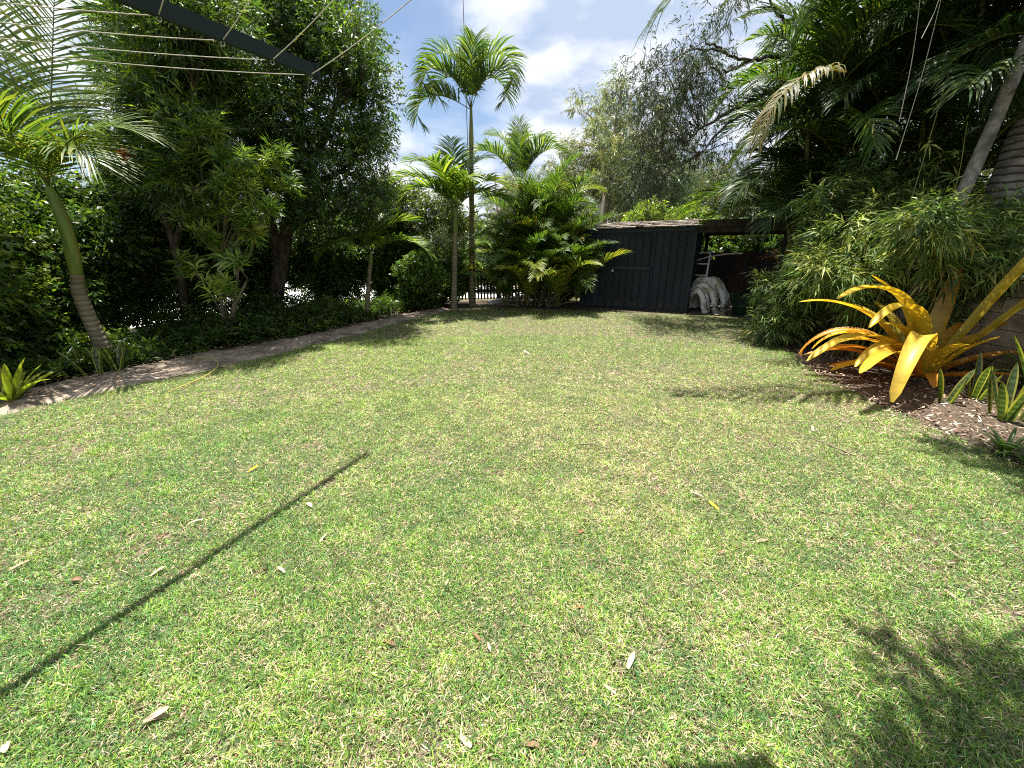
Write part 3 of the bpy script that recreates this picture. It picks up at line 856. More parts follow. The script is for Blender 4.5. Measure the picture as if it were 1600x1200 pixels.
# (azimuth, length, start angle, bend, width, colours)
lv += [(tow - 4, 2.2, 66, 152, .19, (.56, .42, .04), (.72, .52, .07)),             # hangs down onto the lawn edge
       (-14, 2.7, 71, 14, .16, OL, YL), (-30, 2.4, 61, 10, .16, OL, (.48, .37, .03)),   # two long ones over the wall
       (40, 1.5, 80, 32, .18, (.36, .27, .03), (.34, .17, .02)),
       (188, 2.1, 84, 120, .18, OL, YL), (160, 1.45, 86, 60, .16, OL, YL), (205, 1.9, 86, 140, .17, OL, YL),
       (164, 1.8, 66, 82, .15, (.46, .30, .03), YL), (142, 1.65, 66, 158, .15, (.42, .22, .03), OR), (156, 1.6, 64, 140, .14, (.44, .24, .03), OR), (148, 1.4, 68, 140, .15, (.46, .27, .03), YL),
       (150, 1.2, 36, 72, .14, (.40, .18, .02), OR), (196, 2.05, 48, 90, .17, (.46, .30, .03), YL), (181, 1.65, 54, 112, .16, (.48, .28, .03), YL),
       (212, 2.1, 36, 62, .17, OR, YL), (204, 1.6, 54, 104, .16, (.48, .27, .03), YL), (172, 1.35, 44, 84, .15, (.46, .22, .03), OR), (188, 1.2, 30, 60, .15, OR, YL),
       (164, .9, 24, 50, .13, (.40, .14, .02), OR), (186, 1.05, 84, 92, .16, OL, YL), (215, 1.0, 24, 50, .14, OR, YL), (232, .8, 34, 70, .14, (.46, .24, .03), OR),
       (10, .95, 54, 48, .15, OR, (.56, .28, .03)), (-12, 1.0, 38, 40, .14, (.42, .18, .02), OR), (-40, .75, 24, 30, .13, (.42, .16, .02), OR), (-60, .6, 30, 50, .13, (.40, .16, .02), OR),
       (60, 1.0, 62, 40, .16, OL, OL), (90, 1.2, 66, 50, .16, OL, YL), (120, 1.2, 70, 60, .16, OL, YL), (25, 1.0, 55, 40, .15, (.42, .27, .03), OR), (75, .9, 40, 40, .15, (.42, .22, .03), OR),
       (225, .85, 82, 110, .15, OL, YL), (255, .8, 74, 70, .15, (.42, .30, .03), YL), (300, .75, 72, 45, .15, (.45, .28, .03), YL), (100, .9, 86, 30, .16, OL, YL), (330, .9, 70, 35, .15, OL, (.45, .3, .03))]
t = thing('giant_bromeliad', bb, 'giant yellow and orange bromeliad arching over the mulch', 'bromeliad')
for lf in lv:
    a_, L_, t_, b_, w_, c_, d_ = lf
    mb = MB()
    strap_leaf(mb, a_, L_, t_, b_, w_, c_, d_, base=(.09 * math.cos(R(a_)), .09 * math.sin(R(a_)), .05), seg=22, chan=.42, rng=rb,
               power=1.4 if lf is not lv[0] else 1.3, twist=rb.normal(0, 3), wpeak=.3, tipw=.34)
    mb.build('leaf', M['brom'], t)

# sansevierias -----------------------------------------------------------
SG, SE = (.045, .075, .022), (.34, .33, .07)


def sansevieria(px, py, n, h, lab, seed, spread=.14, group='snake plants by the mulch', wd=.07):
    r = np.random.default_rng(seed); b = gp(px, py)
    t = thing('snake_plant', b, lab, 'snake plant', group)
    for i in range(n):
        mb = MB(); a_ = 360 * i / n + r.uniform(-30, 30)
        strap_leaf(mb, a_, h * r.uniform(.6, 1.1), r.uniform(66, 86), r.uniform(-6, 22), wd * r.uniform(.8, 1.15), SG, SG,
                   base=(spread * math.cos(R(a_)) * r.random(), spread * math.sin(R(a_)) * r.random(), -.01), seg=16, chan=.5, rng=r, edge=SE, twist=r.normal(0, 25),
                   wpeak=.5, tipw=.06, bands=(1.7, 1.6, 1.6))
        mb.build('leaf', M['leaf'], t)


sansevieria(1476, 628, 4, .40, 'small snake plant with yellow edged leaves standing alone in the mulch', 1, .05, wd=.075)
sansevieria(1522, 622, 5, .50, 'slim snake plant between the lone small one and the big clump', 2, .06)
sansevieria(1575, 655, 8, .62, 'tall snake plant clump with banded leaves at the mulch corner', 3, .16, wd=.085)
sansevieria(1640, 640, 9, .85, 'tallest snake plant clump against the block wall', 4, .2, wd=.09)
sansevieria(152, 590, 3, .42, 'snake plant at the foot of the leaning green palm', 5, .1, 'snake plants by the path')
sansevieria(183, 582, 4, .50, 'snake plant with cream edges just past the leaning palm trunk', 6, .08, 'snake plants by the path', .075)
# lime bromeliad by the path, dark strappy plants along the hedge foot
r = np.random.default_rng(8)
b = gp(22, 628)
strap_plant('lime_bromeliad', 'lime green bromeliad rosette on the bed beside the path', 'bromeliad', b,
            [(i * 37 + r.uniform(-9, 9), r.uniform(.35, .6), r.uniform(35, 75), r.uniform(20, 55), .075, (.13, .17, .02), (.26, .30, .03)) for i in range(15)], 'leaf')
labs = ['strappy dark green plant beside the coiled yellow hose end', 'strappy dark green plant under the whorled leaf shrub', 'strappy dark plant at the foot of the thick tree trunk',
        'wide strappy plant just past the thick tree trunk', 'strappy plant before the small leaning palm', 'low strappy plant under the hedge behind the snake plants', 'fern like strappy plant between lime bromeliad and palm']
for i, (px, py) in enumerate(((322, 545), (385, 535), (440, 522), (492, 514), (548, 502), (240, 560), (105, 594))):
    b = gp(px, py); b[:2] *= 1.03
    strap_plant('strappy_plant', labs[i], 'plant', b,
                [(j * 137 + r.uniform(-12, 12), r.uniform(.4, .75), r.uniform(40, 80), r.uniform(50, 110), .035, DARK * 1.2, GREEN * 1.3) for j in range(22)], 'leaf',
                'strappy plants along the hedge foot', seg=8)

for i, (px, py, lab, sz) in enumerate(((1530, 585, 'grassy green plant tucked between the bromeliad and the block wall', 1.0), (1600, 610, 'grassy green plant behind the tall banded snake plants', 1.1), (1568, 712, 'low grassy tuft on the shaded lawn edge below the snake plants', .5), (1622, 735, 'low grassy tuft at the very corner of the mulch bed', .55))):
    b = gp(px, py)
    strap_plant('grassy_plant', lab, 'plant', b, [(j * 137 + r.uniform(-12, 12), sz * r.uniform(.35, .7), r.uniform(45, 84), r.uniform(40, 110), .028, GREEN, GREEN * 1.6) for j in range(26)], 'leaf', 'grassy plants in the mulch bed', seg=8)

# ---------------------------------------------------------------- palms of the hedge side
KING = dict(nl=54, ll=.72, lw=.026, droop=.2, vee=8, pet=.12, base=(.12, .18, .035), alts=[((.16, .19, .03), .25), ((.05, .10, .02), .3)])
pb = gp(163, 572); pb[1] += .1
hub = at(76, 292, pb[1]) - pb
t = thing('king_palm', pb, 'leaning palm with ringed trunk and green crownshaft beside the path', 'palm', 'palms with a clear trunk')
cs0 = at(106, 368, pb[1]) - pb
mid = at(128, 470, pb[1]) - pb
ring_trunk(t, [(0, 0, -.05), mid * 1, at(120, 428, pb[1]) - pb], .088, .068, M['ring'], 14, ringed_=.010)
c = curve([at(120, 428, pb[1]) - pb, cs0, at(88, 318, pb[1]) - pb, hub], 6)
mb = MB(); mb.tube(c, np.interp(np.linspace(0, 1, len(c)), [0, .12, .5, 1], [.069, .078, .070, .040]), 12); mb.build('crownshaft', M['crownshaft'], t)
for (az, th, bend, L, tl) in ((137, 88, 10, 2.9, 15), (143, 84, 22, 2.7, 1), (170, 82, 28, 2.4, -8), (20, 62, 84, 1.6, 20), (-20, 50, 95, 1.3, 10), (75, 72, 50, 1.9, 0), (110, 66, 50, 2.1, 0),
                              (240, 74, 60, 1.7, 0), (285, 72, 95, 1.3, 0)):
    frond(t, hub, az, tl, L=L, th0=th, bend=bend, **KING)


def palm_simple(name, label, base, hub, r0, r1, shaft, fronds, K, mat='ring', group='palms with a clear trunk', lean=None):
    t = thing(name, base, label, 'palm', group)
    h = hub - base
    mid_ = h * .5 if lean is None else h * .5 + np.array(lean)
    d = nrm(h - mid_); sb = h - d * shaft
    ring_trunk(t, [(0, 0, -.05), mid_, sb], r0, r1, M[mat], 10)
    if shaft > 0:
        mb = MB(); c = curve([sb, h - d * shaft * .5, h], 5)
        mb.tube(c, np.interp(np.linspace(0, 1, len(c)), [0, .15, 1], [r1 * 1.05, r1 * 1.15, r1 * .55]), 10); mb.build('crownshaft', M['crownshaft'], t)
    for (az, th, bend, L, tl) in fronds:
        frond(t, h - d * .05, az, tl, L=L, th0=th, bend=bend, **K)
    return t


TALL = dict(nl=54, ll=.64, lw=.042, droop=.42, vee=38, pet=.18, power=2.4, base=(.07, .125, .03), alts=[((.15, .20, .035), .25), ((.045, .09, .025), .3)])
pb = gp(738, 478)
palm_simple('tall_palm', 'tallest slender palm with a plume of curling fronds against the sky', pb, at(736, 168, pb[1]), .085, .06, .9,
            [(14, 82, 215, 2.5, 0), (166, 82, 215, 2.5, 0), (75, 86, 110, 2.4, 0), (-18, 66, 205, 1.9, 0), (198, 62, 200, 2.0, 0), (285, 82, 100, 1.7, 0), (150, 68, 200, 1.9, 0), (35, 68, 200, 1.9, 0), (188, 26, 155, 1.9, 0)], TALL, 'ring_cane')
MID = dict(nl=42, ll=.60, lw=.055, droop=.28, vee=22, pet=.16, base=(.11, .18, .03), alts=[((.20, .26, .035), .35), ((.065, .13, .028), .25)])
pb = gp(709, 485)
palm_simple('young_palm', 'young palm with broad bright fronds beside the tallest palm', pb, at(712, 325, pb[1]), .08, .06, .6,
            [(100, 82, 50, 2.2, 0), (60, 74, 70, 2.2, 0), (178, 62, 100, 2.0, 0), (150, 74, 80, 2.1, 0), (205, 55, 110, 1.6, 0), (-10, 62, 105, 1.7, 0), (250, 70, 80, 1.7, 0), (300, 66, 100, 1.5, 0), (25, 50, 90, 1.6, 0)], MID, 'ring')
pb = gp(572, 497)
palm_simple('small_palm', 'small palm with a few yellow green fronds leaning over the path', pb, at(580, 392, pb[1]), .055, .045, .3,
            [(20, 66, 70, 1.3, 0), (-14, 34, 75, 1.5, 0), (150, 60, 95, 1.2, 0), (200, 40, 100, 1.2, 0), (260, 55, 90, 1.0, 0), (70, 74, 60, 1.3, 0)], MID, 'ring')
b2 = np.array([-.1, 14.6, 0.])
palm_simple('back_palm', 'palm with a yellow crownshaft behind the golden cane clump', b2, at(812, 285, 14.6), .08, .06, .7,
            [(90, 84, 40, 2.2, 0), (40, 72, 75, 2.2, 0), (140, 72, 70, 2.2, 0), (180, 55, 110, 2.2, 0), (0, 60, 100, 2.0, 0), (270, 70, 90, 1.9, 0), (215, 48, 110, 2.2, 0), (320, 60, 100, 2.0, 0)], TALL, 'ring_cane')

# ---------------------------------------------------------------- golden cane clumps
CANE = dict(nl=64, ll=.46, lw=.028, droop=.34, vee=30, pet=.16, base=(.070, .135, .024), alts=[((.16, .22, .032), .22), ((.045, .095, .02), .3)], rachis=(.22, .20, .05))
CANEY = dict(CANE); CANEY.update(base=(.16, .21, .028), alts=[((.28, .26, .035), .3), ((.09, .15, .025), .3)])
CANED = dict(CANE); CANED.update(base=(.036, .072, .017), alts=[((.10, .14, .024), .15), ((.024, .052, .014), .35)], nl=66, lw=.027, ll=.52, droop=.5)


def cane_clump(name, label, base, stems, seed, K1, K2, nf=(5, 7), Lr=(1.5, 2.1), py=.25, th=(48, 80), bend=(70, 125), rs=.035, favour=None):
    r = np.random.default_rng(seed)
    t = thing(name, base, label, 'palm', 'golden cane palm clumps')
    for (dx, dy, h) in stems:
        top = np.array([dx * 1.9, dy * 1.9, h])
        st = ring_trunk(t, [(dx, dy, -.05), (dx * 1.25, dy * 1.25, h * .5), top], rs, rs * .7, M['ring_cane'], 8, 'stem', 1.15, 7)
        a0 = r.uniform(0, 360); n = r.integers(nf[0], nf[1] + 1)
        for j in range(n):
            az = a0 + j * 137.5
            th_ = r.uniform(*th); bn = r.uniform(*bend); L = r.uniform(*Lr)
            q = lambda v, s: round(v / s) * s
            K = K2 if r.random() < py else K1
            frond(t, top, az, r.normal(0, 8), scale=L / 1.8, L=1.8, th0=q(th_, 12), bend=q(bn, 20), **K)
    return t


bc = gp(838, 480); bc[1] += .45
r = np.random.default_rng(12)
cane_clump('golden_cane_palm', 'bushy golden cane palm clump in front of the picket fence and shed corner', bc,
           [(0, 0, 1.5), (.25, .1, 1.6), (-.3, .1, 1.2), (.4, -.1, 1.1), (-.2, -.2, .8), (.1, -.3, .45), (.35, -.25, .4), (-.4, -.05, .5), (.1, .3, 1.9), (-.05, .25, 1.5), (.5, .1, .8), (.6, .15, 1.0), (-.45, .2, .9), (.2, 0, 1.0),
            (0, .1, .6), (.40, .25, 2.2), (.15, .35, 2.4), (-.2, .3, 2.1), (-.15, -.48, .12), (.3, -.5, .12), (.6, -.35, .2), (-.5, -.35, .12), (-.15, -.3, .3), (.3, -.2, .8), (.7, 0, .5), (-.5, -.1, .3)], 13, CANE, CANEY, (6, 8), (1.5, 2.15), .15, (58, 90), (50, 110))
br = np.array([6.85, 8.6, 0])
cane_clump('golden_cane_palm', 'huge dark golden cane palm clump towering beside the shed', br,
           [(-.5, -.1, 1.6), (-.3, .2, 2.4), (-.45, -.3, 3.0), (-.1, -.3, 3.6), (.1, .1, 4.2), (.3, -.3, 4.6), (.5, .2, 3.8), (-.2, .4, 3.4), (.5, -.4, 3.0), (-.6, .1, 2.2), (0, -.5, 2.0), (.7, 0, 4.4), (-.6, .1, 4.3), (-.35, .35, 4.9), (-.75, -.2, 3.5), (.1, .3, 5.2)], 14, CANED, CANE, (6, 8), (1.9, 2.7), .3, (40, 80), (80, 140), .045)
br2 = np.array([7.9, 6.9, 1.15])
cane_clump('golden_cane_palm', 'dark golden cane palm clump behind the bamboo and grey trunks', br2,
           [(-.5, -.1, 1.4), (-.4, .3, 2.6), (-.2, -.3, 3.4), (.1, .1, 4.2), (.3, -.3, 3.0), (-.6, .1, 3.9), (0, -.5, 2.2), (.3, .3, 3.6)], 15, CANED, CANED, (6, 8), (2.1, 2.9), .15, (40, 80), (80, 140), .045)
# the hanging half-dead frond
dead = dict(nl=40, ll=.45, lw=.03, droop=1.1, vee=10, pet=.12, base=(.18, .15, .05), alts=[((.09, .11, .03), .45), ((.26, .20, .09), .15)], rachis=(.4, .3, .1))
t = [o for o in col.objects if o.name == 'golden_cane_palm.001'][0]
d0 = at(1322, 112, 6.6)
o = frond(t, d0 - br, 200, L=1.9, th0=0, bend=84, **dead); o.name = 'dead_frond'; o['label'] = 'straw coloured dying frond hanging down'
# queen palm with the thick ringed trunk; crown above the picture
qb = np.array([6.9, 6.0, 1.15])
QUEEN = dict(nl=70, ll=.75, lw=.045, droop=.75, vee=20, pet=.12, base=(.05, .085, .022), alts=[((.10, .13, .03), .2)], rr=.025)
t = thing('queen_palm', qb, 'thick ringed grey palm trunk behind the bamboo, its crown far overhead', 'palm', 'palms with a clear trunk')
ring_trunk(t, [(0, 0, -.05), (.05, 0, 2), (.1, .05, 4.15)], .25, .20, M['ring_grey'], 18, n=24, ringed_=.012)
for (az, th, bend, L) in ((191, 12, 64, 6.1), (150, 40, 90, 4.4), (110, 50, 90, 4.2), (70, 40, 100, 4.2), (30, 50, 90, 4.2), (-10, 40, 100, 4.2), (-45, 50, 90, 3.8), (100, 80, 60, 3.6), (165, 70, 60, 3.8), (236, 8, 46, 4.9)):
    frond(t, (.1, .05, 4.15), az, 0, L=L, th0=th, bend=bend, **QUEEN)
# grey leaning trunk
gb = at(1490, 330, 5.6); gb = np.array([gb[0] - .28, 5.7, 0])
t = thing('leaning_palm', gb, 'thin smooth grey trunk leaning in front of the thick ringed palm', 'palm', 'palms with a clear trunk')
ring_trunk(t, [(0, 0, -.05), at(1500, 310, 5.6) - gb, at(1598, 85, 5.6) - gb, at(1700, -170, 5.6) - gb], .075, .065, M['bark_grey'], 12, n=10, ringed_=.01)
hp_ = at(1700, -170, 5.6) - gb
for az, th in ((10, 60), (100, 55), (190, 75), (300, 60), (60, 70)):
    frond(t, hp_, az, 0, L=1.8, th0=60, bend=100, **CANED)

# ---------------------------------------------------------------- bamboo shrubs
def bamboo(label, base, B, ncane, nsp, seed, cols, alts, L=.15, wd=.016):
    r = np.random.default_rng(seed)
    t = thing('bamboo_shrub', base, label, 'bamboo', 'bamboo shrubs in the bed')
    Bl = local(B, base); sm = MB(); cm_ = MB()
    ends = r.permutation(len(Bl))[:ncane]
    for e in ends:
        q = Bl[e, :3] + r.normal(0, .1, 3); s = np.array([r.normal(0, .18), r.normal(0, .18), -.03])
        m1 = s * .5 + q * .35; m1[2] = q[2] * .62
        c = curve([s, m1, q], 8); sm.tube(c, np.linspace(.011, .003, len(c)), 5)
        idx = r.integers(len(c) // 3, len(c), 8)
        P = c[idx]; A = nrm(r.normal(size=(8, 3)) + np.array([0, 0, -.1]))
        sprays(cm_, r, P, A, 7, .25, .75, L, wd, .35, .25, base=cols, var=.22, alts=alts, wide=.35)
    P, d = blob_points(r, Bl, nsp, .45)
    A = d + r.normal(0, .5, (nsp, 3)) + np.array([0, 0, .15])
    sprays(cm_, r, P, A, 8, .22, .7, L, wd, .35, .25, base=cols, var=.25, alts=alts, wide=.35)
    sm.build('cane', M['cane'], t); cm_.build('foliage', M['leaf_matt'], t)


BG = np.array([.065, .105, .022]); BY = (.30, .33, .10)
bp = gp(1225, 530); bp[0] += .25
B = pix_blobs(rngb, [(1185, 480), (1200, 440), (1240, 380), (1290, 360), (1310, 450), (1280, 520), (1230, 540), (1190, 525)], 6.3, 7.6, 34, .14, .26)
bamboo('low feathery bamboo shrub spilling onto the lawn beside the dark carport', bp, B, 24, 2000, 81, BG * 1.2, [(BY, .15), (DARK, .3)], .12, .014)
bp = np.array([5.35, 6.0, 0])
B = pix_blobs(rngb, [(1255, 370), (1300, 330), (1370, 320), (1440, 330), (1470, 430), (1400, 480), (1300, 480), (1260, 440)], 5.5, 6.7, 44, .13, .26)
bamboo('sunlit bamboo shrub with long pale leaves arching above the yellow bromeliad', bp, B, 34, 1800, 82, BG * 1.7, [(BY, .38), (DARK, .12)], .19, .022)
bp = np.array([5.75, 5.35, 0])
B = pix_blobs(rngb, [(1420, 350), (1470, 320), (1540, 330), (1600, 350), (1600, 430), (1480, 450), (1420, 430)], 4.9, 5.9, 36, .12, .24)
bamboo('leggy bamboo shrub in front of the thick ringed palm trunk', bp, B, 30, 1100, 83, BG * 1.6, [(BY, .30), (DARK, .2)], .18, .022)
bp = np.array([6.0, 6.9, 0])
B = pix_blobs(rngb, [(1260, 340), (1300, 270), (1400, 230), (1480, 250), (1500, 330), (1400, 350)], 6.6, 7.4, 30, .14, .28)
bamboo('shaded bamboo thicket rising under the dark cane palm fronds', bp, B, 30, 1000, 84, BG * 1.1, [(BY, .12), (DARK, .3)], .17, .018)
# tall bare shoots of the same bed
for i, (p0, p1, lab) in enumerate((((1440, 60), (1475, -30), 'short pale dry stalk hanging near the leaning grey trunk'), ((1405, 190), (1440, -20), 'slim dry stalk hanging beside the long pale one'), ((1418, 330), (1482, 115), 'tall bare cane shoot rising above the sunlit bamboo'), ((1485, 320), (1512, 190), 'short cane shoot with a leaf whorl near the leaning trunk'),
                                   ((1400, 250), (1475, -20), 'pale dry stalk hanging down through the dark fronds'))):
    Y = 5.6; i = {0: 2, 1: 2}.get(i, i - 2)
    a_, b_ = at(*p0, Y), at(*p1, Y)
    base = np.array([a_[0] - .1, Y, 0]) if i < 2 else a_
    t = thing('cane_shoot', base, lab, 'cane', 'tall cane shoots')
    mb = MB(); c = curve([(0, 0, 0), a_ - base, b_ - base] if i < 2 else [(0, 0, 0), (b_ - a_) * .5 + np.array([.03, 0, 0]), b_ - a_], 8)
    mb.tube(c, np.linspace(.008, .003, len(c)) * (1 if i < 2 else .55), 6, (.3, .3, .3)); mb.build('stalk', M['cane' if i < 2 else 'cord'], t)
    if i < 2:
        r = np.random.default_rng(i); fm = MB()
        idx = np.linspace(len(c) // 2, len(c) - 1, 5).astype(int)
        sprays(fm, r, c[idx], nrm(r.normal(size=(5, 3)) + [0, 0, .6]), 5, .1, .7, .17, .03, .2, .2, base=BG * 1.3, alts=[(BY, .3)])
        fm.build('foliage', M['leaf'], t)

# ---------------------------------------------------------------- gum trees
GUM = np.array([.060, .078, .036]); GUMG = np.array([.040, .062, .030])
ob = np.array([8.8, 11.5, 0])
OV = [(1000, 95), (1060, 50), (1110, -60), (1260, -90), (1260, 60), (1235, 140), (1180, 210), (1130, 255), (1070, 300), (1000, 330), (965, 300), (1000, 240), (995, 160)]
B = np.concatenate([pix_blobs(rngb, [(1000, 95), (1060, 60), (1110, 90), (1120, 170), (1080, 250), (1010, 310), (975, 300), (1000, 240), (998, 160)], 8.6, 10.8, 46, .3, .55),
                    pix_blobs(rngb, OV, 8.4, 10.5, 34, .28, .5)])
t = thing('overhanging_gum_tree', ob, 'gum tree reaching drooping grey green branches over the yard from behind the palms', 'tree', 'gum trees')
rg = np.random.default_rng(91)
tm = MB(); Bl = local(B, ob)
tk = curve([(0, 0, -.05), (-.1, -.2, 2.5), at(1300, 20, 10.5) - ob, at(1250, -80, 10) - ob], 8)
tm.tube(tk, np.linspace(.28, .10, len(tk)), 10)
allp = [tk]
for pts, r0 in (([(1300, 95, 10.3), (1240, 122, 9.8), (1190, 150, 9.6), (1130, 180, 9.4), (1090, 205, 9.3), (1070, 225, 9.2)], .055), ([(1295, 60, 10.3), (1225, 84, 9.8), (1170, 95, 9.6), (1130, 80, 9.4), (1100, 62, 9.3)], .05),
                ([(1170, 95, 9.6), (1140, 112, 9.5), (1110, 110, 9.4), (1070, 130, 9.2)], .035), ([(1290, 50, 10.3), (1240, 42, 9.8), (1218, 25, 9.7), (1205, 0, 9.6), (1190, -40, 9.5)], .045),
                ([(1190, 150, 9.6), (1130, 200, 9.2), (1090, 240, 9.0), (1040, 275, 9.0)], .03), ([(1130, 80, 9.4), (1080, 80, 9.2), (1030, 110, 9.0)], .025)):
    c = curve([at(*p) - ob for p in pts], 6); c += rg.normal(0, .02, c.shape); tm.tube(c, np.linspace(r0, r0 * .3, len(c)), 7); allp.append(c)
limbs(tm, rg, np.concatenate(allp[1:]), Bl, .022, 80, 5, 4)
tm.build('trunk', M['bark_dark_gum'], t)
cm_ = MB(); P, d = blob_points(rg, Bl[:46], 1150, .5); P2, d2 = blob_points(rg, Bl[46:], 800, .55)
P = np.concatenate([P, P2]); d = np.concatenate([d, d2])
sprays(cm_, rg, P, d * .5 + rg.normal(0, .6, P.shape) + np.array([0, 0, -.35]), 9, .24, .8, .105, .018, .5, .2, base=GUMG * .9, var=.25, alts=[(GUM, .2), ((.05, .05, .035), .2)], wide=.4)
cm_.build('crown', M['gum'], t)


def gum_tree(label, base, h, wdt, seed, cols, nsp=2600, alts=(), group='gum trees'):
    r = np.random.default_rng(seed)
    t = thing('gum_tree', base, label, 'tree', group)
    tm = MB(); tops = []
    nst = 2 + seed % 2
    for j in range(nst):
        e = np.array([r.normal(0, wdt * .22), r.normal(0, wdt * .2), h * r.uniform(.72, .92)])
        c = curve([(r.normal(0, .1), r.normal(0, .1), -.1), e * np.array([.3, .3, .35]) + r.normal(0, .1, 3), e * np.array([.7, .7, .7]) + r.normal(0, .2, 3), e], 6)
        tm.tube(c, np.linspace(.16, .05, len(c)) * h / 9, 8); tops.append(c)
    tp = np.concatenate(tops)
    B = ell_blobs(r, (0, 0, h * .66), (wdt * .5, wdt * .5, h * .33), 60, .25, .6, .45)
    limbs(tm, r, tp, B, .07, 46, 5, 3)
    tm.build('trunk', M['bark_gum'], t)
    cm_ = MB(); P, d = blob_points(r, B, nsp, .4)
    sprays(cm_, r, P, d * .5 + r.normal(0, .4, P.shape) + np.array([0, 0, -.25]), 9, .45, .75, .20, .036, .5, .15, base=cols, var=.25, alts=alts, wide=.4)
    cm_.build('crown', M['gum'], t)
    return t


GY = np.array((.16, .17, .065))
g1 = gum_tree('tall pale barked gum tree with olive crown behind the golden cane clump', at(935, 300, 23) * [1, 1, 0], 10.4, 5.6, 1, GUM * 2.1, 3000, [(GY * 1.6, .5), (GUMG, .15)])
g2 = gum_tree('rounded gum tree with dark drooping crown directly behind the shed roof', at(1035, 300, 21) * [1, 1, 0], 6.6, 4.4, 2, GUMG * 2.0, 1900, [(GUM, .3)])
g3 = gum_tree('bushy olive gum tree with white forked trunk behind the carport', at(1100, 300, 24) * [1, 1, 0], 7.0, 5.2, 3, GUM * 1.7, 2800, [(GY, .4)])
more = [(g1, 1005, 26, 1.0, 1.1, 'gum tree with pale top just right of the tallest pale barked gum'), (g3, 880, 27, 1.0, 2.0, 'thin crowned gum tree showing over the golden cane clump'),
        (g2, 1180, 24, .95, .7, 'dark gum tree half hidden behind the huge cane palm'), (g3, 985, 29, .95, 4, 'low bushy gum tree behind the middle of the shed roof'),
        (g3, 1060, 31, 1.1, 5, 'distant gum tree between the dark drooping gum and the white forked one'), (g1, 800, 33, .75, 3.1, 'distant gum tree behind the back palm'), (g2, 690, 35, .78, 2.2, 'distant gum tree behind the young palm'),
        (g1, 1240, 30, 1.0, 2.6, 'tall distant gum tree behind the overhanging branches'), (g3, 620, 38, .8, 1.0, 'distant gum tree beyond the olive bush'), (g2, 1330, 20, 1.0, 1.9, 'gum tree deep behind the huge cane palm'),
        (g3, 1500, 16, .9, .2, 'gum tree glimpsed behind the leaning grey trunk'), (g2, 350, 44, .7, .2, 'far gum tree beyond the white driveway'), (g3, 150, 46, .8, .9, 'far bushy gum tree beyond the driveway end')]
for src, px, Y, s, rz, lab in more:
    o = copy_tree(src); q = at(px, 300, Y); o.location = (q[0], q[1], 0); o.scale = (s,) * 3; o.rotation_euler[2] = rz; o['label'] = lab

# light green bushes right behind the shed
b = at(1030, 340, 14.6); b[2] = 0
B = pix_blobs(rngb, [(985, 345), (1000, 328), (1040, 325), (1100, 335), (1130, 345), (1150, 400), (980, 400)], 14.2, 15.6, 36, .2, .4)
make_shrub('lime_bush', 'lime green bush showing just above the shed roof', 'bush', b, B, 3400, 8, .2, 1.0, .11, .05, tr=.05, cols=LIME, alts=[(GREEN * 1.3, .3)], lim=20, seed=61)
b = np.array([6.3, 13.6, 0])
B = ell_blobs(rngb, (7.0, 13.6, 1.6), (2.4, .6, 1.1), 60, .25, .45)
make_shrub('broadleaf_bush', 'broad leaved green bush behind the fence inside the carport', 'bush', b, B, 4200, 7, .2, 1.0, .13, .07, tr=.05, cols=GREEN, alts=[(LIME * .7, .1)], lim=20, seed=62)
for i, (x_, y_, h_, r_, lab) in enumerate(((1.2, 15.6, 2.3, 1.1, 'green shrub behind the golden cane clump beside the shed'), (-.9, 17.6, 2.0, 1.2, 'green shrub beyond the picket fence and the white edging beam'), (3.4, 15.9, 2.2, 1.2, 'green shrub behind the far end of the shed'), (1.75, 13.4, 1.5, .6, 'low shrub squeezed between the cane clump and the shed wall'))):
    o = copy_tree([o for o in col.objects if o.name == 'hedge_shrub'][0]); o.location = (x_, y_, 0); o.rotation_euler[2] = i * 2.1; o.scale = (r_, r_, h_ / 2.5); o['label'] = lab; o['group'] = 'shrubs beyond the fence'
# trees behind the person taking the photo whose shade falls on the lawn corner
tb = np.array([4.45, 1.9, 0])
B = ell_blobs(rngb, (1.15, 1.6, 4.4), (.75, .40, .35), 24, .08, .20)
B = np.concatenate([B, ell_blobs(rngb, (3.35, 3.35, 4.6), (.5, .75, .35), 20, .12, .28)])
make_shrub('shade_tree', 'small tree beside the lawn whose crown throws dappled shade', 'tree', tb, B, 850, 8, .2, 1.0, .09, .04, tr=.08, cols=GREEN, lim=40, seed=63,
           trunk=[[(0, 0, -.05), (-.05, .1, 2.2), (-.5, .6, 4.2)], [(-.05, .1, 2.2), (-1.0, .2, 3.5), (-2.2, .05, 4.2)]])

# ---------------------------------------------------------------- shed
A0, B0 = gp(905, 477), gp(1071, 487.5)
u = B0 - A0; SL = float(np.linalg.norm(u)); ang = math.atan2(u[1], u[0])
sh = thing('garden_shed', A0, 'dark blue grey ribbed steel garden shed with a sliding door', 'shed', rz=ang)
SH, SD = 2.17, 1.9


def ribbed(mb, x0, x1, y, z0, z1, pitch=.19, d=.022, axis='x', flip=False):
    xs = []; x = x0
    while x < x1 - .01:
        for f, dd in ((0, 0), (.80, 0), (.86, -d), (.94, -d)):
            if x + f * pitch < x1:
                xs.append((x + f * pitch, dd))
        x += pitch
    xs.append((x1, 0))
    V = [((a_, y + dd, z) if axis == 'x' else (y - dd, a_, z)) for a_, dd in xs for z in (z0, z1)]
    mb.quads(V, [(2 * i, 2 * i + 2, 2 * i + 3, 2 * i + 1) for i in range(len(xs) - 1)])


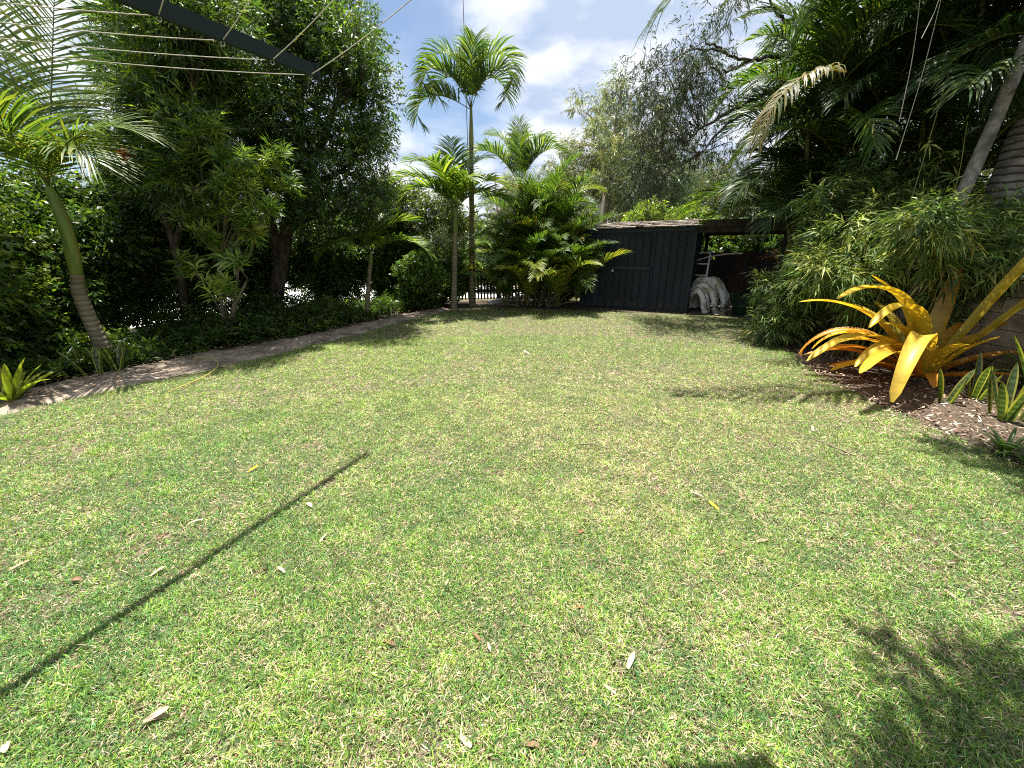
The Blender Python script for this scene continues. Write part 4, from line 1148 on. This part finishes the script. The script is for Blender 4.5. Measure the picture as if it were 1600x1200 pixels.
mb = MB(); ribbed(mb, 0, SL, 0, .03, SH); ribbed(mb, 0, SD, SL, .03, SH, axis='y'); ribbed(mb, 0, SD, 0, .03, SH, axis='y')
mb.quads([(0, SD, .03), (SL, SD, .03), (SL, SD, SH), (0, SD, SH)], [(1, 0, 3, 2)])
for x_ in (0, SL):
    mb.tris([(x_, 0, SH), (x_, SD, SH), (x_, SD * .5, SH + .2)], [(0, 1, 2)])
mb.build('wall', M['shed'], sh, smooth=False)
mb = MB(); dx0, dx1 = .25, 1.95
ribbed(mb, dx0, dx1, -.045, .07, 1.10); ribbed(mb, dx0, dx1, -.047, 1.14, 1.98)
door = mb.build('door', M['shed'], sh, smooth=False)
mb = MB(); mb.box((dx0 - .02, -.095, 1.09), (dx1 + .05, -.03, 1.165)); mb.box((dx0, -.07, .04), (dx1, -.03, .075)); mb.box((dx1, -.066, .08), (dx1 + .04, -.028, 1.085)); mb.build('rail', M['shed_trim'], door, smooth=False)
mb = MB(); mb.tube([(.98, -.05, 1.05), (.98, -.10, 1.05)], .022, 8); mb.tube([(.98, -.098, 1.05), (.98, -.115, 1.05)], .034, 10); mb.build('handle', M['alu'], door)
mb = MB()
mb.box((SL - .03, -.03, .0), (SL + .03, -.004, SH)); mb.box((-.02, -.03, SH - .10), (SL + .035, -.006, SH - .01)); mb.box((0, -.03, .0), (SL - .035, -.004, .035)); mb.build('trim', M['shed_trim'], sh, smooth=False)
mb = MB(); rr_ = np.random.default_rng(3)
nx = 18
for side, (ya, yb) in enumerate(((-.12, SD * .5), (SD * .5, SD + .12))):
    for row in range(4):
        f0, f1 = row / 4, (row + 1) / 4
        for i in range(nx):
            x0 = -.12 + (SL + .24) * i / nx; x1 = -.12 + (SL + .24) * (i + 1) / nx - .008
            if side == 1: f0_, f1_ = 1 - f0, 1 - f1
            else: f0_, f1_ = f0, f1
            y0 = ya + (yb - ya) * f0 if side == 0 else yb + (ya - yb) * f0
            y1 = ya + (yb - ya) * (f1 + .03) if side == 0 else yb + (ya - yb) * (f1 + .03)
            z0 = SH + .0 + .22 * f0 + .035; z1 = SH + .22 * (f1 + .03) + .012
            j = rr_.normal(0, .006)
            V = [(x0, y0, z0 + j), (x1, y0, z0 + j), (x1, y1, z1), (x0, y1, z1), (x0, y0, z0 + j - .03), (x1, y0, z0 + j - .03), (x1, y1, z1 - .03), (x0, y1, z1 - .03)]
            mb.quads(V, [(0, 1, 2, 3), (4, 7, 6, 5), (0, 4, 5, 1), (1, 5, 6, 2), (3, 2, 6, 7), (0, 3, 7, 4)])
rf_ = mb.build('roof', M['roof'], sh, smooth=False)
mb = MB(); n = 260
P = np.stack([rr_.uniform(0, SL, n), rr_.uniform(-.1, .9, n), np.zeros(n)], 1); P[:, 2] = SH + .05 + .22 * (P[:, 1] + .12) / (SD * .5 + .12) + rr_.uniform(0, .02, n)
az = rr_.uniform(0, 6.28, n)
leaf_faces(mb, P, nrm(np.stack([np.cos(az), np.sin(az), .3 * np.cos(az * 3)], 1)), np.stack([-np.sin(az), np.cos(az), 0 * az], 1), rr_.uniform(.05, .13, n), rr_.uniform(.01, .03, n), tones(rr_, n, (.30, .22, .16), .4), .5, 0)
lf = mb.build('leaf_litter', M['dry'], rf_)

# carport beside the shed ---------------------------------------------------
cp = thing('carport', B0 + np.array([.06, .1, 0]), 'low open lean-to with dark timber beams beside the shed', 'carport', rz=ang)
CL = 3.6
mb = MB(); mb.box((.03, -.05, 2.02), (CL, .0, 2.16)); mb.box((.03, 1.9, 2.02), (CL, 1.95, 2.14)); mb.build('beam', M['old_timber'], cp, smooth=False)
mb = MB()
mb.quads([(.02, -.10, 2.30), (CL, -.10, 2.30), (CL, 2.1, 2.42), (.02, 2.1, 2.42), (.02, -.10, 2.26), (CL, -.10, 2.26), (CL, 2.1, 2.38), (.02, 2.1, 2.38)],
         [(0, 1, 2, 3), (4, 7, 6, 5), (0, 4, 5, 1), (1, 5, 6, 2), (2, 6, 7, 3), (3, 7, 4, 0)]); mb.build('roof', M['old_timber'], cp, smooth=False)
mb = MB(); mb.box((.03, -.135, 2.15), (CL, -.105, 2.32)); mb.build('fascia', M['old_timber'], cp, smooth=False)
for i in range(5):
    mb = MB(); x_ = .12 + i * .82; mb.quads([(x_, -.06, 2.165), (x_ + .06, -.06, 2.165), (x_ + .06, 2.0, 2.27), (x_, 2.0, 2.27), (x_, -.06, 2.255), (x_ + .06, -.06, 2.255), (x_ + .06, 2.0, 2.365), (x_, 2.0, 2.365)],
                                           [(3, 2, 1, 0), (4, 5, 6, 7), (0, 1, 5, 4), (1, 2, 6, 5), (2, 3, 7, 6), (3, 0, 4, 7)]); mb.build('rafter', M['old_timber'], cp, smooth=False)
for x_, y_ in ((1.9, 0), (CL - .1, 0), (.1, 1.85), (CL - .1, 1.85)):
    mb = MB(); mb.box((x_, y_ - .09, 0), (x_ + .09, y_, 2.015)); mb.build('post', M['old_timber'], cp, smooth=False)


def board_fence(label, p0, p1, h, seed, group='dark timber fences'):
    p0, p1 = np.array(p0, float), np.array(p1, float); d = p1 - p0; L = float(np.linalg.norm(d))
    t = thing('timber_fence', (*p0, 0), label, 'fence', group, math.atan2(d[1], d[0]))
    r = np.random.default_rng(seed); mb = MB(); x = 0
    while x < L:
        mb.box((x, r.uniform(-.004, .004), .04), (x + .142, .02 + r.uniform(-.002, .002), h + r.normal(0, .01)), np.ones(3) * r.uniform(.6, 1.3)); x += .143
    mb.build('panel', M['fence_timber'], t, smooth=False)
    x = .1
    while x < L:
        mb = MB(); mb.box((x, .03, 0), (x + .09, .12, h - .05)); mb.build('post', M['fence_timber'], t, smooth=False); x += 2.4
    return t


board_fence('dark paling fence at the back of the open carport', (3.6, 13.6), (9.6, 11.4), 1.55, 1)
board_fence('dark paling fence deep behind the palms and bamboo', (9.6, 11.3), (8.9, -2), 1.9, 2)

# picket fence ------------------------------------------------------------
f0, f1 = np.array([-2.3, 13.15]), np.array([1.35, 13.55])
d = f1 - f0; L = float(np.linalg.norm(d))
t = thing('picket_fence', (*f0, 0), 'low dark picket fence between the tall palm and the cane clump', 'fence', rz=math.atan2(d[1], d[0]))
n = int(L / .105)
for i in range(n):
    mb = MB(); x_ = i * .105; h = 1.12
    mb.quads([(x_, 0, .06), (x_ + .058, 0, .06), (x_ + .058, .018, .06), (x_, .018, .06), (x_, 0, h), (x_ + .058, 0, h), (x_ + .058, .018, h), (x_, .018, h)],
             [(0, 3, 2, 1), (0, 1, 5, 4), (1, 2, 6, 5), (2, 3, 7, 6), (3, 0, 4, 7)])
    mb.quads([(x_, 0, h), (x_ + .058, 0, h), (x_ + .029, 0, h + .05), (x_, .018, h), (x_ + .058, .018, h), (x_ + .029, .018, h + .05)], [(0, 1, 4, 3), (1, 2, 5, 4), (2, 0, 3, 5)])
    mb.build('picket', M['picket'], t, smooth=False)
for z in (.3, .92):
    mb = MB(); mb.box((0, .02, z), (L, .055, z + .07)); mb.build('rail', M['picket'], t, smooth=False)
for x_ in (.05, L * .5, L - .1):
    mb = MB(); mb.box((x_, .057, 0), (x_ + .09, .147, 1.2)); mb.build('post', M['picket'], t, smooth=False)
mb = MB(); a_, b_ = gp(766, 475), gp(832, 462); mb.bar((a_[0], a_[1], .04), (b_[0], b_[1], .04), .16, .14)
tag(mb.build('edging_beam', M['kerb'], smooth=False), 'long white edging beam lying in the sun beyond the picket fence', 'edging')

# things in the carport ----------------------------------------------------
rz = np.random.default_rng(17)
pc = gp(1108, 487.5); pc[1] += .12
t = thing('pipe_coil', pc, 'bundle of thick white flexible pipe bent over beside the shed corner', 'pipe')
# each loop: foot on the grass, bowing up and back to lean on the shed corner
for i, (fx, fy, lean, hz, rad) in enumerate(((-.20, -.22, .17, .55, .070), (-.06, -.10, .26, .66, .070), (.09, -.20, .34, .70, .072), (.22, 0, .40, .86, .074), (.36, -.12, .42, .84, .076), (.50, .05, .36, .84, .074), (.62, .12, .30, .66, .068))):
    f = np.array([fx, fy, rad]); ty = fy + .26
    P_ = [f + np.array([.03, .0, -.06]), f, np.array([fx - .02, fy + .02, hz * .38]), np.array([fx - lean * .32, fy + .10, hz * .76]), np.array([fx - lean * .75, ty, hz]),
          np.array([fx - lean * 1.1, ty + .16, hz - .10]), np.array([fx - lean * 1.15, ty + .34, hz * .5]), np.array([fx - lean * 1.1, ty + .42, .06])]
    c = curve(P_, 7) + rz.normal(0, .004, (50, 3))[:len(P_) * 7 - 6]
    mb = MB(); mb.tube(c, rad * (1 + .012 * np.cos(np.arange(len(c)) * math.pi)), 14, np.ones(3) * [1, .86, .95, .78, .98, .84, .72][i]); mb.build('loop', M['pipe'], t)
t = thing('ladder', at(1090, 440, 11.6) * [1, 1, 0], 'aluminium ladder frame leaning behind the white pipes', 'ladder', rz=ang)
for x_ in (-.20, .2):
    mb = MB(); mb.bar((x_, 0, 0), (x_, .35, 1.62), .045, .03); mb.build('rail', M['alu'], t, smooth=False)
for i in range(5):
    mb = MB(); z = .3 + i * .31; mb.bar((-.178, .35 * z / 1.62, z), (.178, .35 * z / 1.62, z), .03, .03); mb.build('rung', M['alu'], t, smooth=False)
mb = MB(); c = curve([at(1080, 410, 11.9), at(1105, 402, 11.8), at(1135, 397, 11.7), at(1160, 396, 11.6)], 6); mb.tube(c, .022, 8, (1, 1, 1))
tag(mb.build('white_pole', M['pipe']), 'thin white pole slung across the back of the carport', 'pole')
tbp = np.array([6.05, 10.3, 0.]); t = thing('garden_tub', tbp, 'dark green plastic tub in the shade of the carport', 'tub')
mb = MB(); mb.tube([(0, 0, 0), (0, 0, .25), (0, 0, .5), (0, 0, .53)], [.24, .29, .33, .36], 20, cap=False); mb.tube([(0, 0, .52), (0, 0, .04)], [.33, .23], 20, cap=False)
mb.tris([(0, 0, .035)] + [(.24 * math.cos(a_), .24 * math.sin(a_), .035) for a_ in np.linspace(0, 6.283, 21)], [(0, i, i + 1) for i in range(1, 21)]); mb.build('tub_body', M['tub'], t)
mb = MB(); mb.tube(curve([(.34, -.07, .44), (.42, -.04, .46), (.42, .04, .46), (.34, .07, .44)], 4), .012, 6); mb.build('handle', M['tub'], t)
strap_plant('leafy_plant', 'small broad leaved plant in front of the green tub', 'plant', gp(1168, 490), [(j * 137, .42, 66, 80, .11, GREEN * 1.4, GREEN * 1.7) for j in range(11)], 'leaf', wpeak=.6)
t = thing('cordyline', np.array([7.3, 11.2, 0]), 'orange leaved plant on a bare stem under the carport edge', 'plant')
mb = MB(); mb.tube([(0, 0, -.02), (.03, 0, .7), (0, .02, 1.35)], [.04, .03, .025], 8); mb.build('stem', M['bark_mid'], t)
r = np.random.default_rng(6)
for j in range(24):
    mb = MB(); strap_leaf(mb, j * 137.5, r.uniform(.5, .8), r.uniform(20, 75), r.uniform(50, 110), .07, (.16, .11, .03), [(.40, .16, .03), (.22, .18, .03)][j % 2], base=(0, .02, 1.25 + j * .004), seg=9, rng=r); mb.build('leaf', M['brom'], t)

# retaining wall -----------------------------------------------------------
t = thing('block_wall', (6.1, 5.9, 0), 'tan concrete block retaining wall behind the bromeliad', 'wall', rz=-math.pi / 2 + .04)
mb = MB(); r = np.random.default_rng(2)
for row in range(6):
    x = -.2 if row % 2 else 0
    while x < 6.6:
        mb.box((x + .004, r.uniform(-.008, .008), row * .2 + .004), (x + .396, .2, row * .2 + .196)); x += .4
mb.build('course', M['wall'], t, smooth=False)
mb = MB(); mb.box((-.2, -.03, 1.203), (6.9, .24, 1.26)); mb.build('capping', M['wall'], t, smooth=False)


mb = MB(); mb.box((6.29, -2.5, -.02), (9.4, 7.6, 1.16)); tag(mb.build('raised_bed', M['bed'], smooth=False), kind='structure')

# stones ---------------------------------------------------------------------
def stone(px, py, s, lab, seed):
    r = np.random.default_rng(seed); b = gp(px, py); mb = MB()
    nu, nv = 10, 6; V = []
    for i in range(nv + 1):
        th = math.pi * i / nv
        for j in range(nu):
            ph = 2 * math.pi * j / nu; k_ = r.uniform(.82, 1.12)
            V.append((s * k_ * math.sin(th) * math.cos(ph), s * .7 * k_ * math.sin(th) * math.sin(ph), s * .3 * k_ * math.cos(th)))
    mb.quads(V, [(i * nu + j, (i + 1) * nu + j, (i + 1) * nu + (j + 1) % nu, i * nu + (j + 1) % nu) for i in range(nv) for j in range(nu)])
    o = mb.build('stone', M['stone'], smooth=False); o.location = (b[0], b[1], s * .12); o.rotation_euler[2] = r.uniform(0, 3)
    tag(o, lab, 'stone', 'garden stones')


stone(1192, 524, .17, 'flat grey stone at the lawn edge under the low bamboo', 1)
stone(1168, 512, .13, 'smaller flat stone at the lawn edge nearest the carport', 2)
stone(688, 487, .20, 'pale flat stone at the end of the hedge path', 3)
stone(1124, 492, .22, 'flat paver stone in front of the white pipes', 4)

# ---------------------------------------------------------------- clothesline
tip = np.array([-1.397, 3.308, 2.726])
dirp = nrm(np.array([-.345, -.938, 0.]))
pole = tip + dirp * 2.45; pole[2] = 2.52
t = thing('rotary_clothesline', (pole[0], pole[1], 0), 'dark green rotary clothesline arm strung with pale cords overhead', 'clothesline')
o0 = np.array([pole[0], pole[1], 0])
tip2 = tip + np.array([.70, -.714, 0]) * 2.75; tip3 = tip + np.array([-.962, -.27, 0]) * 2.75
tip4 = 2 * np.array([pole[0], pole[1], 2.726]) - tip
hubp = np.array([0, 0, 2.52])
mb = MB(); mb.tube([(0, 0, 0), (0, 0, 1.4)], .032, 12); mb.tube([(0, 0, 1.4), (0, 0, 2.6)], .025, 12); mb.build('pole', M['hoist'], t)
for tp_ in (tip, tip2, tip3, tip4):
    e = tp_ - o0
    mb = MB(); mb.bar(hubp, e, .038, .076); a_ = mb.build('arm', M['hoist'], t, smooth=False)
    mb = MB(); dd = nrm(e - hubp); mb.bar(e + dd * .002, e + dd * .035, .046, .086); mb.build('end_cap', M['hoist'], a_, smooth=False)
ts = [tip, tip2, tip4, tip3]
for f in (.985, .86, .73, .60):
    for i in range(4):
        a_ = hubp + (ts[i] - o0 - hubp) * f; b_ = hubp + (ts[(i + 1) % 4] - o0 - hubp) * f
        a_ = a_ + np.array([0, 0, -.034]); b_ = b_ + np.array([0, 0, -.034])
        s = np.linspace(0, 1, 15)[:, None]
        c = a_ * (1 - s) + b_ * s; c[:, 2] -= .05 * f * 4 * (s[:, 0] * (1 - s[:, 0]))
        mb = MB(); mb.tube(c, .0023, 6); mb.build('cord', M['cord'], t)
for e in ts:
    for f in (.985, .86, .73, .60):
        p = hubp + (e - o0 - hubp) * f
        mb = MB(); mb.tube(curve([p + [0, 0, -.030], p + [.010, .004, -.046], p + [0, 0, -.058], p + [-.010, -.004, -.046], p + [0, 0, -.030]], 4), .0035, 6, cap=False); mb.build('eyelet', M['alu'], t)

# thin mast far behind
mb = MB(); q = at(733, 300, 17); z1 = at(733, -60, 17)[2]
mb.tube([(q[0], 17, 0), (q[0], 17, z1)], [.02, .012], 6)
tag(mb.build('radio_mast', M['steel']), 'thin dark mast rising behind the tallest palm', 'mast')

# hose on the path edge
mb = MB(); c = curve([gp(262, 613, .03), gp(300, 597, .035), gp(328, 583, .04), gp(341, 570, .05), gp(335, 562, .07), gp(318, 559, .05), gp(296, 562, .02)], 8); mb.tube(c, .0065, 8)
tag(mb.build('garden_hose', M['hose']), 'thin yellow garden hose trailing over the path edge', 'hose')

# ---------------------------------------------------------------- fallen leaves and twigs on the lawn
TAN, PALE, RED, YEL, BRN = (.36, .26, .18), (.48, .40, .30), (.32, .12, .07), (.62, .46, .04), (.20, .12, .07)
FL = [(327, 720, .07, TAN), (404, 727, .09, YEL), (318, 811, .08, PALE), (257, 835, .05, BRN), (500, 846, .06, PALE), (417, 887, .06, BRN), (445, 894, .06, PALE), (222, 1128, .075, TAN), (232, 1122, .07, PALE),
      (10, 745, .05, TAN), (50, 873, .09, TAN), (8, 1160, .06, PALE), (1108, 783, .09, YEL), (1095, 774, .07, PALE), (912, 829, .08, RED), (1183, 846, .07, TAN), (1120, 862, .05, RED), (912, 948, .06, RED),
      (980, 1044, .075, PALE), (962, 1083, .05, PALE), (737, 1166, .05, PALE), (750, 1000, .05, BRN), (1270, 673, .08, PALE), (1345, 697, .06, TAN), (827, 553, .16, PALE), (706, 722, .04, PALE), (880, 645, .07, TAN), (1500, 872, .07, TAN),
      (1475, 920, .06, TAN), (842, 1165, .06, BRN), (1000, 708, .07, TAN), (640, 600, .08, TAN), (545, 770, .06, TAN), (480, 785, .08, PALE), (1418, 795, .05, BRN), (760, 690, .06, TAN), (1060, 640, .06, BRN), (700, 905, .04, TAN), (1130, 925, .04, TAN), (600, 1000, .06, BRN), (110, 905, .07, BRN), (235, 900, .07, PALE), (1265, 1105, .06, TAN), (940, 590, .07, PALE), (750, 632, .06, RED)]
names = {TAN: 'small tan dry leaf lying loose on the lawn', PALE: 'small pale bleached leaf lying on the lawn', RED: 'small reddish brown leaf lying on the lawn', BRN: 'small dark brown curled leaf lying on the lawn'}
r = np.random.default_rng(31)
for (px, py, L, c) in FL:
    b = gp(px, py, .016); a_ = r.uniform(0, 360)
    mb = MB(); strap_leaf(mb, 0, L, r.uniform(5, 28), r.uniform(10, 60), L * r.uniform(.2, .36), c, np.array(c) * .85, seg=6, chan=r.uniform(.2, .7), tipw=.1, wpeak=.45, rng=r)
    o = mb.build('fallen_leaf', M['dry']); o.location = b; o.rotation_euler = (r.normal(0, .2), 0, R(a_))
    if c is YEL:
        tag(o, 'bright yellow fallen leaf on the open middle of the lawn' if px > 800 else 'yellow fallen leaf near the long straight shadow', 'leaf', 'fallen leaves on the lawn')
    else:
        tag(o, 'bleached curled palm strip lying on the far lawn' if L > .15 else names[c], 'leaf', 'fallen leaves on the lawn')
for (px, py, L, a_, lab) in ((1297, 697, .30, 115, 'short dark twig on the lawn before the bromeliad'), (925, 698, .28, -15, 'thin pale twig on the middle of the lawn')):
    b = gp(px, py, .03); mb = MB(); c = curve([(-L / 2, 0, 0), (0, .015, .012), (L / 2, -.01, .004)], 5); mb.tube(c, np.linspace(.007, .004, len(c)), 6)
    mb.tube([(0, .015, .012), (.05, .05, .02)], [.004, .002], 5)
    o = mb.build('twig', M['bark_mid']); o.location = b; o.rotation_euler[2] = R(a_)
    tag(o, lab, 'twig')
